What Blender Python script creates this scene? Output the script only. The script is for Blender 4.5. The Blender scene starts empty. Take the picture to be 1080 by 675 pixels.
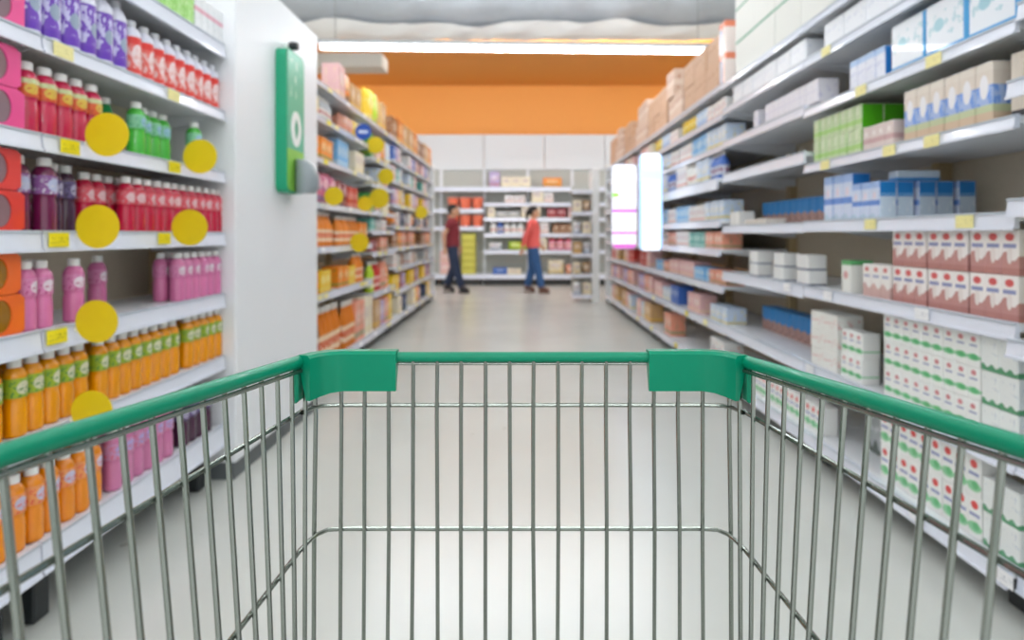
import bpy, math, random
from mathutils import Vector, Matrix
SC = bpy.context.scene
COL = SC.collection
PI = math.pi
rnd = random.Random(7)

# ------------------------------------------------------------ camera, world, exposure
CAMZ = 1.10
F = 650.0                       # focal length in pixels of the 1080 x 675 frame
cam = bpy.data.cameras.new('camera'); camo = bpy.data.objects.new('camera', cam); COL.objects.link(camo)
camo.location = (0, 0, CAMZ); camo.rotation_euler = (PI/2, 0, 0)
cam.sensor_width = 36; cam.lens = F/1080*36
cam.shift_x = -(547-540)/1080; cam.shift_y = -(337.5-247)/1080
cam.clip_start = 0.02; cam.clip_end = 200
cam.dof.use_dof = True; cam.dof.focus_distance = 0.60; cam.dof.aperture_fstop = 4.8
SC.camera = camo
SC.view_settings.view_transform = 'Standard'; SC.view_settings.look = 'None'
SC.view_settings.gamma = 1; SC.view_settings.use_curve_mapping = False
SC.view_settings.exposure = 0.08
w = bpy.data.worlds.new('store_ambient_fill'); SC.world = w; w.use_nodes = True  # even white ambient light, added as fill from the open sides
w.node_tree.nodes['Background'].inputs[0].default_value = (0.97, 0.99, 1.0, 1)
w.node_tree.nodes['Background'].inputs[1].default_value = 1.2
LAMP = 32.0                      # emission of the fluorescent tubes

# ------------------------------------------------------------ materials
MATS = {}
def s2l(c):
    if isinstance(c, str):
        c = tuple(int(c[i:i+2], 16)/255 for i in (0, 2, 4))
    return tuple(x/12.92 if x <= .04045 else ((x+.055)/1.055)**2.4 for x in c) + (1,)
def mat(name, col, rough=.45, metal=0.0, var=.06, scale=30, coat=0.0, bump=0.0, bscale=60, trans=0.0):
    if name in MATS: return MATS[name]
    m = bpy.data.materials.new(name); m.use_nodes = True; nt = m.node_tree; N = nt.nodes; L = nt.links
    b = N['Principled BSDF']
    c = s2l(col)
    b.inputs['Roughness'].default_value = rough; b.inputs['Metallic'].default_value = metal
    b.inputs['Coat Weight'].default_value = coat
    tc = N.new('ShaderNodeTexCoord')
    if var > 0:
        no = N.new('ShaderNodeTexNoise'); no.inputs['Scale'].default_value = scale; no.inputs['Detail'].default_value = 3
        L.new(tc.outputs['Object'], no.inputs['Vector'])
        mx = N.new('ShaderNodeMix'); mx.data_type = 'RGBA'
        mx.inputs[6].default_value = tuple(max(0, x*(1-var)) for x in c[:3])+(1,)
        mx.inputs[7].default_value = tuple(min(1, x*(1+var)) for x in c[:3])+(1,)
        L.new(no.outputs['Fac'], mx.inputs[0]); L.new(mx.outputs[2], b.inputs['Base Color'])
    else:
        b.inputs['Base Color'].default_value = c
    if bump > 0:
        n2 = N.new('ShaderNodeTexNoise'); n2.inputs['Scale'].default_value = bscale
        L.new(tc.outputs['Object'], n2.inputs['Vector'])
        bp = N.new('ShaderNodeBump'); bp.inputs['Strength'].default_value = bump; bp.inputs['Distance'].default_value = .01
        L.new(n2.outputs['Fac'], bp.inputs['Height']); L.new(bp.outputs['Normal'], b.inputs['Normal'])
    if trans > 0: b.inputs['Transmission Weight'].default_value = trans
    MATS[name] = m
    return m
def emat(name, col, strength):
    if name in MATS: return MATS[name]
    m = bpy.data.materials.new(name); m.use_nodes = True; nt = m.node_tree
    b = nt.nodes['Principled BSDF']
    b.inputs['Base Color'].default_value = s2l(col); b.inputs['Emission Color'].default_value = s2l(col)
    b.inputs['Emission Strength'].default_value = strength
    MATS[name] = m
    return m
def pmat(name, base, layers, rough=.4, coat=0.0):
    """Printed packaging. Layers on generated coordinates (u across the front, v up):
    ('band', v0, v1, col)  ('ell', u, v, ru, rv, col)  ('rect', u0, u1, v0, v1, col)
    ('wave', v, amp, n, col): below a wavy line   ('specks', v0, v1, scale, thr, col)   ('u', u0, u1, col)"""
    if name in MATS: return MATS[name]
    m = bpy.data.materials.new(name); m.use_nodes = True; nt = m.node_tree; N = nt.nodes; L = nt.links
    b = N['Principled BSDF']; b.inputs['Roughness'].default_value = rough; b.inputs['Coat Weight'].default_value = coat
    tc = N.new('ShaderNodeTexCoord'); sp = N.new('ShaderNodeSeparateXYZ'); L.new(tc.outputs['Generated'], sp.inputs[0])
    U, V = sp.outputs[0], sp.outputs[2]
    def M(op, a, c=None, d=None):
        n = N.new('ShaderNodeMath'); n.operation = op
        for i, x in enumerate((a, c, d)):
            if x is None: continue
            if isinstance(x, (int, float)): n.inputs[i].default_value = x
            else: L.new(x, n.inputs[i])
        return n.outputs[0]
    def rng(s, a, c): return M('MULTIPLY', M('GREATER_THAN', s, a), M('LESS_THAN', s, c))
    cur = None
    for l in layers:
        k = l[0]; col = l[-1]
        if k == 'band': f = rng(V, l[1], l[2])
        elif k == 'u': f = rng(U, l[1], l[2])
        elif k == 'rect': f = M('MULTIPLY', rng(U, l[1], l[2]), rng(V, l[3], l[4]))
        elif k == 'ell':
            f = M('LESS_THAN', M('ADD', M('POWER', M('DIVIDE', M('SUBTRACT', U, l[1]), l[3]), 2.0),
                                 M('POWER', M('DIVIDE', M('SUBTRACT', V, l[2]), l[4]), 2.0)), 1.0)
        elif k == 'wave':
            f = M('LESS_THAN', V, M('ADD', l[1], M('MULTIPLY', M('SINE', M('MULTIPLY', U, l[3]*2*PI)), l[2])))
        elif k == 'specks':
            n = N.new('ShaderNodeTexNoise'); n.inputs['Scale'].default_value = l[3]; L.new(tc.outputs['Generated'], n.inputs['Vector'])
            f = M('MULTIPLY', rng(V, l[1], l[2]), M('GREATER_THAN', n.outputs['Fac'], l[4]))
        mx = N.new('ShaderNodeMix'); mx.data_type = 'RGBA'
        L.new(f, mx.inputs[0])
        if cur is None: mx.inputs[6].default_value = s2l(base)
        else: L.new(cur, mx.inputs[6])
        mx.inputs[7].default_value = s2l(col); cur = mx.outputs[2]
    if cur is not None: L.new(cur, b.inputs['Base Color'])
    else: b.inputs['Base Color'].default_value = s2l(base)
    MATS[name] = m
    return m

# ------------------------------------------------------------ mesh building
class MB:
    def __init__(s): s.v = []; s.f = []
    def add(s, vs, fs):
        o = len(s.v); s.v += [tuple(p) for p in vs]; s.f += [tuple(i+o for i in f) for f in fs]; return s
    def box(s, x0, x1, y0, y1, z0, z1, c=0.0):
        if x0 > x1: x0, x1 = x1, x0
        if y0 > y1: y0, y1 = y1, y0
        if z0 > z1: z0, z1 = z1, z0
        if c <= 0:
            vs = [(x, y, z) for x in (x0, x1) for y in (y0, y1) for z in (z0, z1)]
            return s.add(vs, [(0, 1, 3, 2), (4, 6, 7, 5), (0, 4, 5, 1), (2, 3, 7, 6), (0, 2, 6, 4), (1, 5, 7, 3)])
        c = min(c, (x1-x0)*.45, (y1-y0)*.45, (z1-z0)*.45)
        vs = []; idx = {}
        X = (x0, x1); Y = (y0, y1); Z = (z0, z1)
        for i in (0, 1):
            for j in (0, 1):
                for k in (0, 1):
                    ix, iy, iz = (c if i == 0 else -c), (c if j == 0 else -c), (c if k == 0 else -c)
                    for a, p in enumerate(((X[i], Y[j]+iy, Z[k]+iz), (X[i]+ix, Y[j], Z[k]+iz), (X[i]+ix, Y[j]+iy, Z[k]))):
                        idx[(i, j, k, a)] = len(vs); vs.append(p)
        fs = []
        for i in (0, 1): fs.append([idx[(i, j, k, 0)] for j, k in ((0, 0), (1, 0), (1, 1), (0, 1))][::(-1 if i == 0 else 1)])
        for j in (0, 1): fs.append([idx[(i, j, k, 1)] for i, k in ((0, 0), (1, 0), (1, 1), (0, 1))][::(1 if j == 0 else -1)])
        for k in (0, 1): fs.append([idx[(i, j, k, 2)] for i, j in ((0, 0), (1, 0), (1, 1), (0, 1))][::(-1 if k == 0 else 1)])
        for i in (0, 1):
            for j in (0, 1):
                q = [idx[(i, j, 0, 0)], idx[(i, j, 0, 1)], idx[(i, j, 1, 1)], idx[(i, j, 1, 0)]]
                fs.append(q[::(1 if (i+j) % 2 == 0 else -1)])
        for i in (0, 1):
            for k in (0, 1):
                q = [idx[(i, 0, k, 0)], idx[(i, 0, k, 2)], idx[(i, 1, k, 2)], idx[(i, 1, k, 0)]]
                fs.append(q[::(-1 if (i+k) % 2 == 0 else 1)])
        for j in (0, 1):
            for k in (0, 1):
                q = [idx[(0, j, k, 1)], idx[(0, j, k, 2)], idx[(1, j, k, 2)], idx[(1, j, k, 1)]]
                fs.append(q[::(1 if (j+k) % 2 == 0 else -1)])
        for i in (0, 1):
            for j in (0, 1):
                for k in (0, 1):
                    t = [idx[(i, j, k, 0)], idx[(i, j, k, 1)], idx[(i, j, k, 2)]]
                    fs.append(t[::(-1 if (i+j+k) % 2 == 0 else 1)])
        return s.add(vs, fs)
    def lathe(s, prof, n=14, cx=0, cy=0, cz=0, sy=1.0):
        rings = []; vs = []; fs = []
        for r, z in prof:
            rings.append(len(vs))
            vs += [(cx+r*math.cos(2*PI*i/n), cy+sy*r*math.sin(2*PI*i/n), cz+z) for i in range(n)]
        for a, b in zip(rings, rings[1:]):
            for i in range(n):
                j = (i+1) % n; fs.append((a+i, a+j, b+j, b+i))
        fs.append(tuple(range(rings[0]+n-1, rings[0]-1, -1))); fs.append(tuple(range(rings[-1], rings[-1]+n)))
        return s.add(vs, fs)
    def tube(s, pts, rad, n=8, caps=True, sx=None):
        """round tube along a polyline; rad a number or one per point; sx = lateral scale per point"""
        pts = [Vector(p) for p in pts]; m = len(pts)
        if not isinstance(rad, (list, tuple)): rad = [rad]*m
        vs = []; fs = []; prev = None
        for i, p in enumerate(pts):
            t = (pts[min(i+1, m-1)]-pts[max(i-1, 0)]).normalized()
            if prev is None:
                up = Vector((0, 0, 1)) if abs(t.z) < .9 else Vector((1, 0, 0))
                u = t.cross(up).normalized()
            else: u = (prev-t*prev.dot(t)).normalized()
            prev = u; v = t.cross(u)
            for k in range(n):
                a = 2*PI*k/n
                vs.append(p+(u*math.cos(a)+v*math.sin(a))*rad[i])
        for i in range(m-1):
            for k in range(n):
                q = (k+1) % n; fs.append((i*n+k, i*n+q, (i+1)*n+q, (i+1)*n+k))
        if caps: fs.append(tuple(range(n-1, -1, -1))); fs.append(tuple(range((m-1)*n, m*n)))
        return s.add(vs, fs)
    def rings(s, rs, n=14):
        """loft of horizontal ellipses (cx, cy, z, rx, ry)"""
        vs = []; fs = []
        for cx, cy, z, rx, ry in rs:
            vs += [(cx+rx*math.cos(2*PI*i/n), cy+ry*math.sin(2*PI*i/n), z) for i in range(n)]
        for a in range(len(rs)-1):
            for i in range(n):
                j = (i+1) % n; fs.append((a*n+i, a*n+j, (a+1)*n+j, (a+1)*n+i))
        fs.append(tuple(range(n-1, -1, -1))); fs.append(tuple(range((len(rs)-1)*n, len(rs)*n)))
        return s.add(vs, fs)
    def prism(s, poly, axis, a0, a1):
        """extrude a 2-D polygon along an axis. axis x: poly=(y,z); y: (x,z); z: (x,y)"""
        n = len(poly)
        def P(p, a): return (a, p[0], p[1]) if axis == 'x' else ((p[0], a, p[1]) if axis == 'y' else (p[0], p[1], a))
        vs = [P(p, a0) for p in poly]+[P(p, a1) for p in poly]
        fs = [tuple(range(n-1, -1, -1)), tuple(range(n, 2*n))]
        for i in range(n):
            j = (i+1) % n; fs.append((i, j, n+j, n+i))
        return s.add(vs, fs)
    def mesh(s, name, smooth=False, fix=True):
        me = bpy.data.meshes.new(name); me.from_pydata(s.v, [], s.f)
        if fix:
            import bmesh
            bm = bmesh.new(); bm.from_mesh(me); bmesh.ops.recalc_face_normals(bm, faces=bm.faces); bm.to_mesh(me); bm.free()
        if smooth:
            me.polygons.foreach_set('use_smooth', [True]*len(me.polygons))
        me.update(); return me
    def build(s, name, m, parent=None, loc=None, rz=0, smooth=False):
        me = s.mesh(name, smooth); me.materials.append(m)
        if smooth: me.set_sharp_from_angle(angle=math.radians(40))
        return ob(name, me, parent, loc, rz)
def ob(name, me, parent=None, loc=None, rz=0):
    o = bpy.data.objects.new(name, me); COL.objects.link(o)
    if parent is not None: o.parent = parent
    if loc is not None: o.location = loc
    if rz: o.rotation_euler = (0, 0, rz)
    return o
def empty(name, loc=(0, 0, 0), rz=0):
    o = bpy.data.objects.new(name, None); COL.objects.link(o); o.empty_display_size = .05
    o.location = loc; o.rotation_euler = (0, 0, rz); return o
def tag(o, label, cat, group=None):
    o['label'] = label; o['category'] = cat
    if group: o['group'] = group
    elif 'group' in o: del o['group']
    return o
def struct(o): o['kind'] = 'structure'; return o
def copy_tree(o, parent=None):
    c = o.copy(); COL.objects.link(c); c.parent = parent
    for ch in KIDS.get(o.name, ()): copy_tree(ch, c)
    return c
KIDS = {}
def proto_kids(o):
    KIDS[o.name] = list(o.children)
    for c in o.children: proto_kids(c)
class Kind:
    """a product: the prototype is used for the first copy"""
    def __init__(s, root): s.root = root; s.first = True; proto_kids(root)
    def put(s, loc, rz, label, cat, group):
        if s.first: o = s.root; s.first = False
        else: o = copy_tree(s.root)
        o.location = loc; o.rotation_euler = (0, 0, rz); tag(o, label, cat, group); return o

white = mat('white_enamel', 'eceeee', .35, var=.02)
shelfwhite = mat('shelf_white_steel', 'e3e6ea', .3, var=.03)
railm = mat('price_rail_plastic', 'e4e8f4', .22, var=.03, coat=.3)
railgrey = mat('price_rail_edge', 'b9c2cc', .3, var=.03)
backm = mat('rack_back_beige', 'd6cbb4', .55, var=.05)
backg = mat('rack_back_grey', 'b4b6ae', .55, var=.05)
postm = mat('rack_upright_beige', 'c3ae84', .5, var=.05)
darkm = mat('dark_rubber', '23282a', .5)
tagY = pmat('price_tag_yellow', 'f4e21f', [('specks', .25, .7, 9, .6, '8f8420')], .5)
tagP = pmat('price_tag_pale', 'f0e6a0', [('specks', .25, .7, 9, .62, 'b8ad70')], .5)
tagW = pmat('price_tag_white', 'f4f4f6', [('specks', .25, .7, 9, .6, '9aa0b0')], .5)

# ------------------------------------------------------------ the room
def tile_floor():
    m = bpy.data.materials.new('polished_floor'); m.use_nodes = True; nt = m.node_tree; N = nt.nodes; L = nt.links
    b = N['Principled BSDF']; tc = N.new('ShaderNodeTexCoord')
    no = N.new('ShaderNodeTexNoise'); no.inputs['Scale'].default_value = 1.3; no.inputs['Detail'].default_value = 5
    n3 = N.new('ShaderNodeTexNoise'); n3.inputs['Scale'].default_value = 9; n3.inputs['Detail'].default_value = 4
    L.new(tc.outputs['Object'], no.inputs['Vector']); L.new(tc.outputs['Object'], n3.inputs['Vector'])
    mx = N.new('ShaderNodeMix'); mx.data_type = 'RGBA'; mx.inputs[6].default_value = s2l('c7cac4'); mx.inputs[7].default_value = s2l('d5d8d2')
    L.new(no.outputs['Fac'], mx.inputs[0])
    cr = N.new('ShaderNodeMath'); cr.operation = 'GREATER_THAN'; cr.inputs[1].default_value = .74; L.new(n3.outputs['Fac'], cr.inputs[0])
    m2 = N.new('ShaderNodeMix'); m2.data_type = 'RGBA'; m2.inputs[7].default_value = s2l('aaa9a2')
    L.new(cr.outputs[0], m2.inputs[0]); L.new(mx.outputs[2], m2.inputs[6]); L.new(m2.outputs[2], b.inputs['Base Color'])
    rr = N.new('ShaderNodeMapRange'); rr.inputs[3].default_value = .2; rr.inputs[4].default_value = .3
    L.new(no.outputs['Fac'], rr.inputs[0]); L.new(rr.outputs[0], b.inputs['Roughness'])
    b.inputs['Specular IOR Level'].default_value = .6
    return m
struct(MB().box(-9, 9, -5, 14.2, -.1, 0).build('floor', tile_floor()))
struct(MB().box(-9, 9, -5, 14.2, 5.0, 5.1).build('ceiling', mat('ceiling_white', 'e8e8e6', .7, var=.02)))
YB = 13.75
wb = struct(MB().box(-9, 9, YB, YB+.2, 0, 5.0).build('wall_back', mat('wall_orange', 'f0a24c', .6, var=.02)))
struct(MB().box(-9, 9, 10.7, YB, 4.42, 4.98).build('trim_1', mat('soffit_shaded_orange', 'd8913f', .6, var=.02)))  # underside shade put into the colour: darker orange than the wall
# white cladding panels above the back shelving, one by one
wp = mat('cladding_white', 'dfe4e7', .45, var=.02)
for x0, x1 in ((-3.4, -2.1), (-2.1, -.77), (-.77, .57), (.57, 1.9), (1.9, 3.2)):
    MB().box(x0+.006, x1-.006, -.14, 0, 2.52, 3.30, .006).build('panel', wp, wb, (0, YB, 0))
struct(MB().box(-6, -1.97, 8.9, 9.3, 3.52, 3.72, .01).build('trim_2', mat('beam_white', 'c2bcb0', .6, var=.02)))

# wrapped air duct under the ceiling
def duct():
    root = empty('air_duct', (0, 7.9, 4.12))
    n = 28; vs = []; fs = []; xs = [-6+.12*i for i in range(101)]
    for i, x in enumerate(xs):
        for k in range(n):
            a = 2*PI*k/n
            r = .46+.012*math.sin(x*7+a*3)+rnd.uniform(-.006, .006)
            vs.append((x, r*math.cos(a), r*math.sin(a)*.98))
    for i in range(len(xs)-1):
        for k in range(n):
            q = (k+1) % n; fs.append((i*n+k, i*n+q, (i+1)*n+q, (i+1)*n+k))
    b = MB(); b.add(vs, fs); b.build('duct_body', mat('duct_foil', 'b7bcc2', .4, metal=.35, var=.15, scale=4, bump=.3, bscale=6), root, smooth=True)
    # lower wrap with a ragged rim
    vs = []; fs = []
    for i, x in enumerate(xs):
        for k in range(11):
            lim = .62+.07*math.sin(x*2.1)+.06*math.sin(x*5.3+1)
            a = -PI/2+(-1+2*k/10)*lim
            r = .50+.016*math.sin(x*9+k)+rnd.uniform(-.014, .014)
            vs.append((x, r*math.cos(a), r*math.sin(a)))
    for i in range(len(xs)-1):
        for k in range(10): fs.append((i*11+k, i*11+k+1, (i+1)*11+k+1, (i+1)*11+k))
    b = MB(); b.add(vs, fs); b.build('insulation_wrap', mat('wrap_white', 'f0f0ee', .55, var=.05, scale=6, bump=.4, bscale=9), root, smooth=True)
    for x in (-4.5, -1.5, 1.5, 4.5):
        MB().box(x-.02, x+.02, -.012, .012, .4, .9).build('hanger', mat('steel_hanger', '9a9c9e', .4, metal=.6), root)
    tag(root, 'silver grey air duct with ragged white insulation wrap under the ceiling', 'duct')
duct()

# fluorescent fittings across the aisle (each its own lamp); the first is seen, the rest added
def lamp(y, z, rz, label, half=1.93, x=.0):
    root = empty('strip_light', (x, y, z), rz)
    MB().box(-half-.03, half+.03, -.05, .05, .026, .07, .012).build('housing', mat('lamp_housing', 'b4b8ba', .5), root)
    MB().tube([(-half, 0, 0), (-half+.02, 0, .0), (half-.02, 0, 0), (half, 0, 0)], [.018, .023, .023, .018], 12).build('diffuser', emat('tube_glow', 'f6faff', LAMP), root, smooth=True)
    for s in (-1, 1):
        MB().box(s*half*.93-.003, s*half*.93+.003, -.003, .003, .075, 5.0-z).build('suspension_rod', mat('steel_hanger', '9a9c9e', .4, metal=.6), root)
    tag(root, label, 'light', 'strip lights over the aisle')
lamp(6.1, 2.93, math.radians(2.2), 'long white glowing strip light hanging across the aisle before the orange wall')
for y, z, nm in ((3.7, 3.05, 'first'), (1.4, 3.05, 'second'), (-.9, 3.05, 'third'), (-3.2, 3.05, 'fourth')):  # unseen lamps overhead and behind the camera, added to light the aisle
    lamp(y, z, 0, '%s added unseen strip light above the aisle nearer than the visible one' % nm)
lamp(9.2, 4.25, 0, 'long added strip light hidden just behind the wrapped air duct', 3.4)  # this and the next two are added out of sight to brighten the back
lamp(9.8, 4.42, 0, 'long added strip light hidden between the duct and the orange soffit', 3.4)
lamp(10.4, 4.6, 0, 'long added strip light hidden just before the orange soffit', 3.4)
lamp(12.0, 3.3, 0, 'added unseen strip light over the cross aisle beyond the right racks', x=5.3)  # this pair is added behind the rack tops to light the back shelves
lamp(12.0, 3.3, 0, 'added unseen strip light over the cross aisle beyond the left racks', x=-5.3)
# ------------------------------------------------------------ racks
def rail_profile(zt, h, tilt=.012):
    return [(0, zt-h), (.006+tilt, zt-h-.0), (.012, zt+.0), (-.002+tilt*.4, zt+.0)]
def rack(name, label, L, shelves, H, loc, rz, D=.45, back=backm, base_open=True, end_panels=(False, False), joints=(0, 1),
         rail_h=.05, posts=True, group=None, post=None, kick_y=.22):
    """local frame: x along the rack, y from the front rail (0) to the back (D). shelves: (z of the surface at the rail, front setback, rail height)"""
    root = empty(name, loc, rz)
    n = max(1, round(H/.4)); hh = (H-.1)/n
    for k in range(n):
        MB().box(.02, L-.02, D, D+.012, .1+k*hh+.002, .1+(k+1)*hh-.002).build('back_panel', back, root)
    if posts:
        for x in (0, L):
            b = MB().box(x-.03 if x else 0, x+.03 if not x else L, D-.05, D+.03, 0, H)
            b.build('upright', post or postm, root)
    tags = []
    for si, sh in enumerate(shelves):
        z, sb = sh[0], sh[1]; rh = sh[2] if len(sh) > 2 else rail_h
        s = MB().box(.004, L-.004, sb+.012, D-.002, z-.028, z-.004, .003)
        so = s.build('shelf', shelfwhite, root)
        p = [(sb-.004, z-rh), (sb+.012, z-rh), (sb+.014, z), (sb+.002, z)]
        r = MB().prism(p, 'x', .004, L-.004)
        r.box(.004, L-.004, sb-.008, sb-.002, z-rh-.004, z-rh+.004)
        ro = r.build('price_rail', railm, so)
        MB().box(.004, L-.004, sb-.003, sb+.002, z-.007, z-.001).build('rail_edge', railgrey, so)
        for x in (.03, L-.03):
            if si: MB().prism([(sb+.05, z-.03), (D-.01, z-.03), (D-.01, z-.085), (D-.08, z-.085)], 'x', x-.003, x+.003).build('bracket', shelfwhite, so)
        tags.append(so)
    for x in (.08, L-.08):
        MB().box(x-.03, x+.03, .06, .12, 0, shelves[0][0]-.03, .006).build('foot', darkm, root)
    MB().box(.01, L-.01, kick_y, kick_y+.03, 0.0, shelves[0][0]-.03).build('kick_plate', mat('kick_dark', '2c2d2c', .5), root)
    for k, on in enumerate(end_panels):
        if on: MB().box(*((-.03, 0) if k == 0 else (L, L+.03)), -.02, D+.03, 0, H, .004).build('end_panel', white, root)
    tag(root, label, 'shelf rack', group)
    return root, tags
def price_tag(shelf, x, z, sb, m, wd=.075, h=.042):
    MB().box(x-wd/2, x+wd/2, sb-.0105, sb-.0075, z-h-.004, z-.006, .0008).build('price_tag', m, shelf)

XL = -1.30
ZL = [.26, .565, .84, 1.11, 1.377, 1.645, 1.94]
LSH = [(.26, -.0, .09), (.565, 0, .055), (.84, 0, .06), (1.11, 0, .055), (1.377, 0, .048), (1.645, 0, .045), (1.94, 0, .06)]
u1, t1 = rack('drinks_rack', 'white drinks rack nearest the camera holding the windowed pink, red and orange boxes', 1.05, LSH, 2.3, (XL, .63, 0), PI/2, D=.32)
u2, t2 = rack('drinks_rack', 'white drinks rack of coloured bottles ending at the white panel', 1.05, LSH, 2.3, (XL, 1.68, 0), PI/2, D=.32)
def yl(x, X=XL): return -X*F/(547-x)
for si, x, m in ((5, 64, tagP), (5, 181, tagP), (4, 71, tagY), (4, 182, tagY), (3, 59, tagY), (3, 171, tagY), (2, 57, tagY)):
    price_tag(t2[si], yl(x)-1.68, LSH[si][0], 0, m)

# ------------------------------------------------------------ products: bottles
BM = {}
NTH = ['first', 'second', 'third', 'fourth', 'fifth', 'sixth', 'seventh', 'eighth', 'ninth', 'tenth', 'eleventh', 'twelfth', 'thirteenth', 'fourteenth', 'fifteenth', 'sixteenth', 'seventeenth', 'eighteenth', 'nineteenth', 'twentieth']+['%dth' % i for i in range(21, 60)]
def bottle_meshes(key, r, h, style):
    if key in BM: return BM[key]
    if style == 'grip':      # waisted juice bottle with a label round the shoulder
        body = [(.0, 0), (.84*r, 0), (r, .03*h), (r, .38*h), (.92*r, .44*h), (.92*r, .47*h), (r, .51*h), (r, .75*h), (.94*r, .80*h), (.75*r, .855*h), (.5*r, .885*h), (.48*r, .91*h)]
        lab = (.505, .755); caps = (.885, 1.0, .58)
    elif style == 'tall':    # slim bottle, label round the belly
        body = [(0, 0), (.85*r, 0), (r, .025*h), (r, .12*h), (.97*r, .14*h), (.97*r, .62*h), (r, .64*h), (.9*r, .72*h), (.5*r, .87*h), (.42*r, .91*h)]
        lab = (.14, .62); caps = (.89, 1.0, .52)
    elif style == 'jug':
        body = [(0, 0), (.92*r, 0), (r, .03*h), (r, .06*h), (.98*r, .07*h), (.98*r, .70*h), (r, .72*h), (.97*r, .77*h), (.7*r, .86*h), (.42*r, .9*h)]
        lab = (.07, .70); caps = (.885, 1.0, .5)
    else:                    # straight squeeze bottle
        body = [(0, 0), (.8*r, 0), (r, .03*h), (r, .5*h), (.9*r, .62*h), (r, .7*h), (.8*r, .82*h), (.45*r, .9*h), (.42*r, .92*h)]
        lab = (.2, .5); caps = (.9, 1.0, .5)
    def rad(v):
        for (a, za), (b, zb) in zip(body, body[1:]):
            if za <= v*h <= zb: return a+(b-a)*((v*h-za)/(zb-za) if zb > za else 0)
        return r
    bm = MB().lathe(body, 14).mesh('bottle_body', True)
    zs = sorted({lab[0], lab[1], *(z/h for _, z in body if lab[0] < z/h < lab[1])})
    lm = MB(); n = 14
    lm.lathe([(rad(z)*1.012+.0004, z*h) for z in zs], n)
    lm.f = lm.f[:-2]; lm = lm.mesh('bottle_label', True)
    cr = caps[2]*r
    cm = MB().lathe([(cr, caps[0]*h), (cr, caps[1]*h-.003), (cr*.86, caps[1]*h)], 12).mesh('bottle_cap', True)
    for q in (bm, lm, cm): q.set_sharp_from_angle(angle=math.radians(35))
    BM[key] = (bm, lm, cm); return BM[key]
def bottle(name, key, r, h, style, mb, ml, mc):
    ms = [q.copy() for q in bottle_meshes(key, r, h, style)]
    root = empty(name)
    for nm, me, m in zip(('bottle_body', 'label', 'cap'), ms, (mb, ml, mc)):
        me.materials.clear(); me.materials.append(m); ob(nm, me, root)
    return Kind(root)
def drink(name, col, rough=.12): return mat('drink_'+name, col, rough, var=.08, scale=25, coat=.4)
capw = mat('cap_white', 'f2f2f0', .4, var=.02)
K = {}
K['orange_green'] = bottle('juice_bottle', 'grip55', .0285, .208, 'grip', drink('orange', 'f09a00'), pmat('lab_orange_green', '9db52a', [('ell', .5, .5, .3, .35, 'd8d6b8'), ('specks', 0, 1, 6, .58, '4f8a3a')]), capw)
K['orange_red'] = bottle('juice_bottle', 'grip58', .029, .205, 'grip', drink('orange2', 'ef8d08'), pmat('lab_orange_red', 'f0a060', [('ell', .5, .5, .3, .35, 'c9c4dc'), ('specks', 0, 1, 6, .58, 'e0563a')]), capw)
K['pink'] = bottle('juice_bottle', 'grip56', .028, .19, 'grip', drink('pink', 'd977a8'), pmat('lab_pink', 'd987b4', [('ell', .5, .5, .3, .35, 'e6d6e0'), ('specks', 0, 1, 6, .6, 'b83a78')]), capw)
K['lilac'] = bottle('juice_bottle', 'grip58', .029, .205, 'grip', drink('lilac', 'cf7aa6'), pmat('lab_lilac', 'cf92bd', [('ell', .5, .5, .3, .35, 'b7a6d8'), ('specks', 0, 1, 6, .58, 'd85a70')]), capw)
K['grape_dark'] = bottle('juice_bottle', 'grip58', .029, .205, 'grip', drink('grapedark', '47213d'), pmat('lab_grape_dark', '6a5a86', [('ell', .5, .5, .3, .35, 'b7b2cc'), ('specks', 0, 1, 6, .58, '3c2450')]), capw)
K['purple'] = bottle('juice_bottle', 'grip62', .031, .21, 'grip', drink('purple', '6d1646'), pmat('lab_purple', '8d5c98', [('ell', .5, .5, .32, .36, 'b9c0dc'), ('specks', 0, 1, 6, .6, 'd6d2dc')]), capw)
K['crimson'] = bottle('juice_bottle', 'grip56', .028, .2, 'grip', drink('crimson', 'c2143c'), pmat('lab_crimson', 'd84a5a', [('ell', .5, .5, .3, .35, 'e6c0c4'), ('specks', 0, 1, 6, .6, 'd8a0a8')]), capw)
K['cherry'] = bottle('juice_bottle', 'grip62b', .031, .197, 'grip', drink('cherry', 'c21a48'), pmat('lab_cherry', 'd9622f', [('band', .72, 1.1, 'c6cf9a'), ('ell', .5, .45, .3, .3, 'd9b64a'), ('specks', 0, 1, 6, .62, 'c83a2c')]), capw)
K['green'] = bottle('juice_bottle', 'grip60', .03, .19, 'grip', drink('green', '46b83a'), pmat('lab_green', '86c9a0', [('ell', .5, .5, .3, .35, '9cc6dc'), ('specks', 0, 1, 6, .6, '3aa060')]), capw)
K['green_dark'] = bottle('juice_bottle', 'tall60', .03, .19, 'tall', drink('green_dark', '1c8a4a'), pmat('lab_green_dark', '5ab086', [('ell', .5, .5, .3, .35, '9cc6cc'), ('specks', 0, 1, 6, .6, '2a8a50')]), capw)
K['violet_milk'] = bottle('yogurt_bottle', 'jug72', .037, .24, 'jug', mat('milk_plastic', 'dfe0ee', .25, var=.03), pmat('lab_violet', '6f42b4', [('specks', .2, .95, 5, .5, 'c6c2e4'), ('ell', .5, .5, .22, .16, '93a2b6'), ('band', -.1, .14, '6432b0')]), mat('cap_clear', 'd2d4da', .3))
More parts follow.
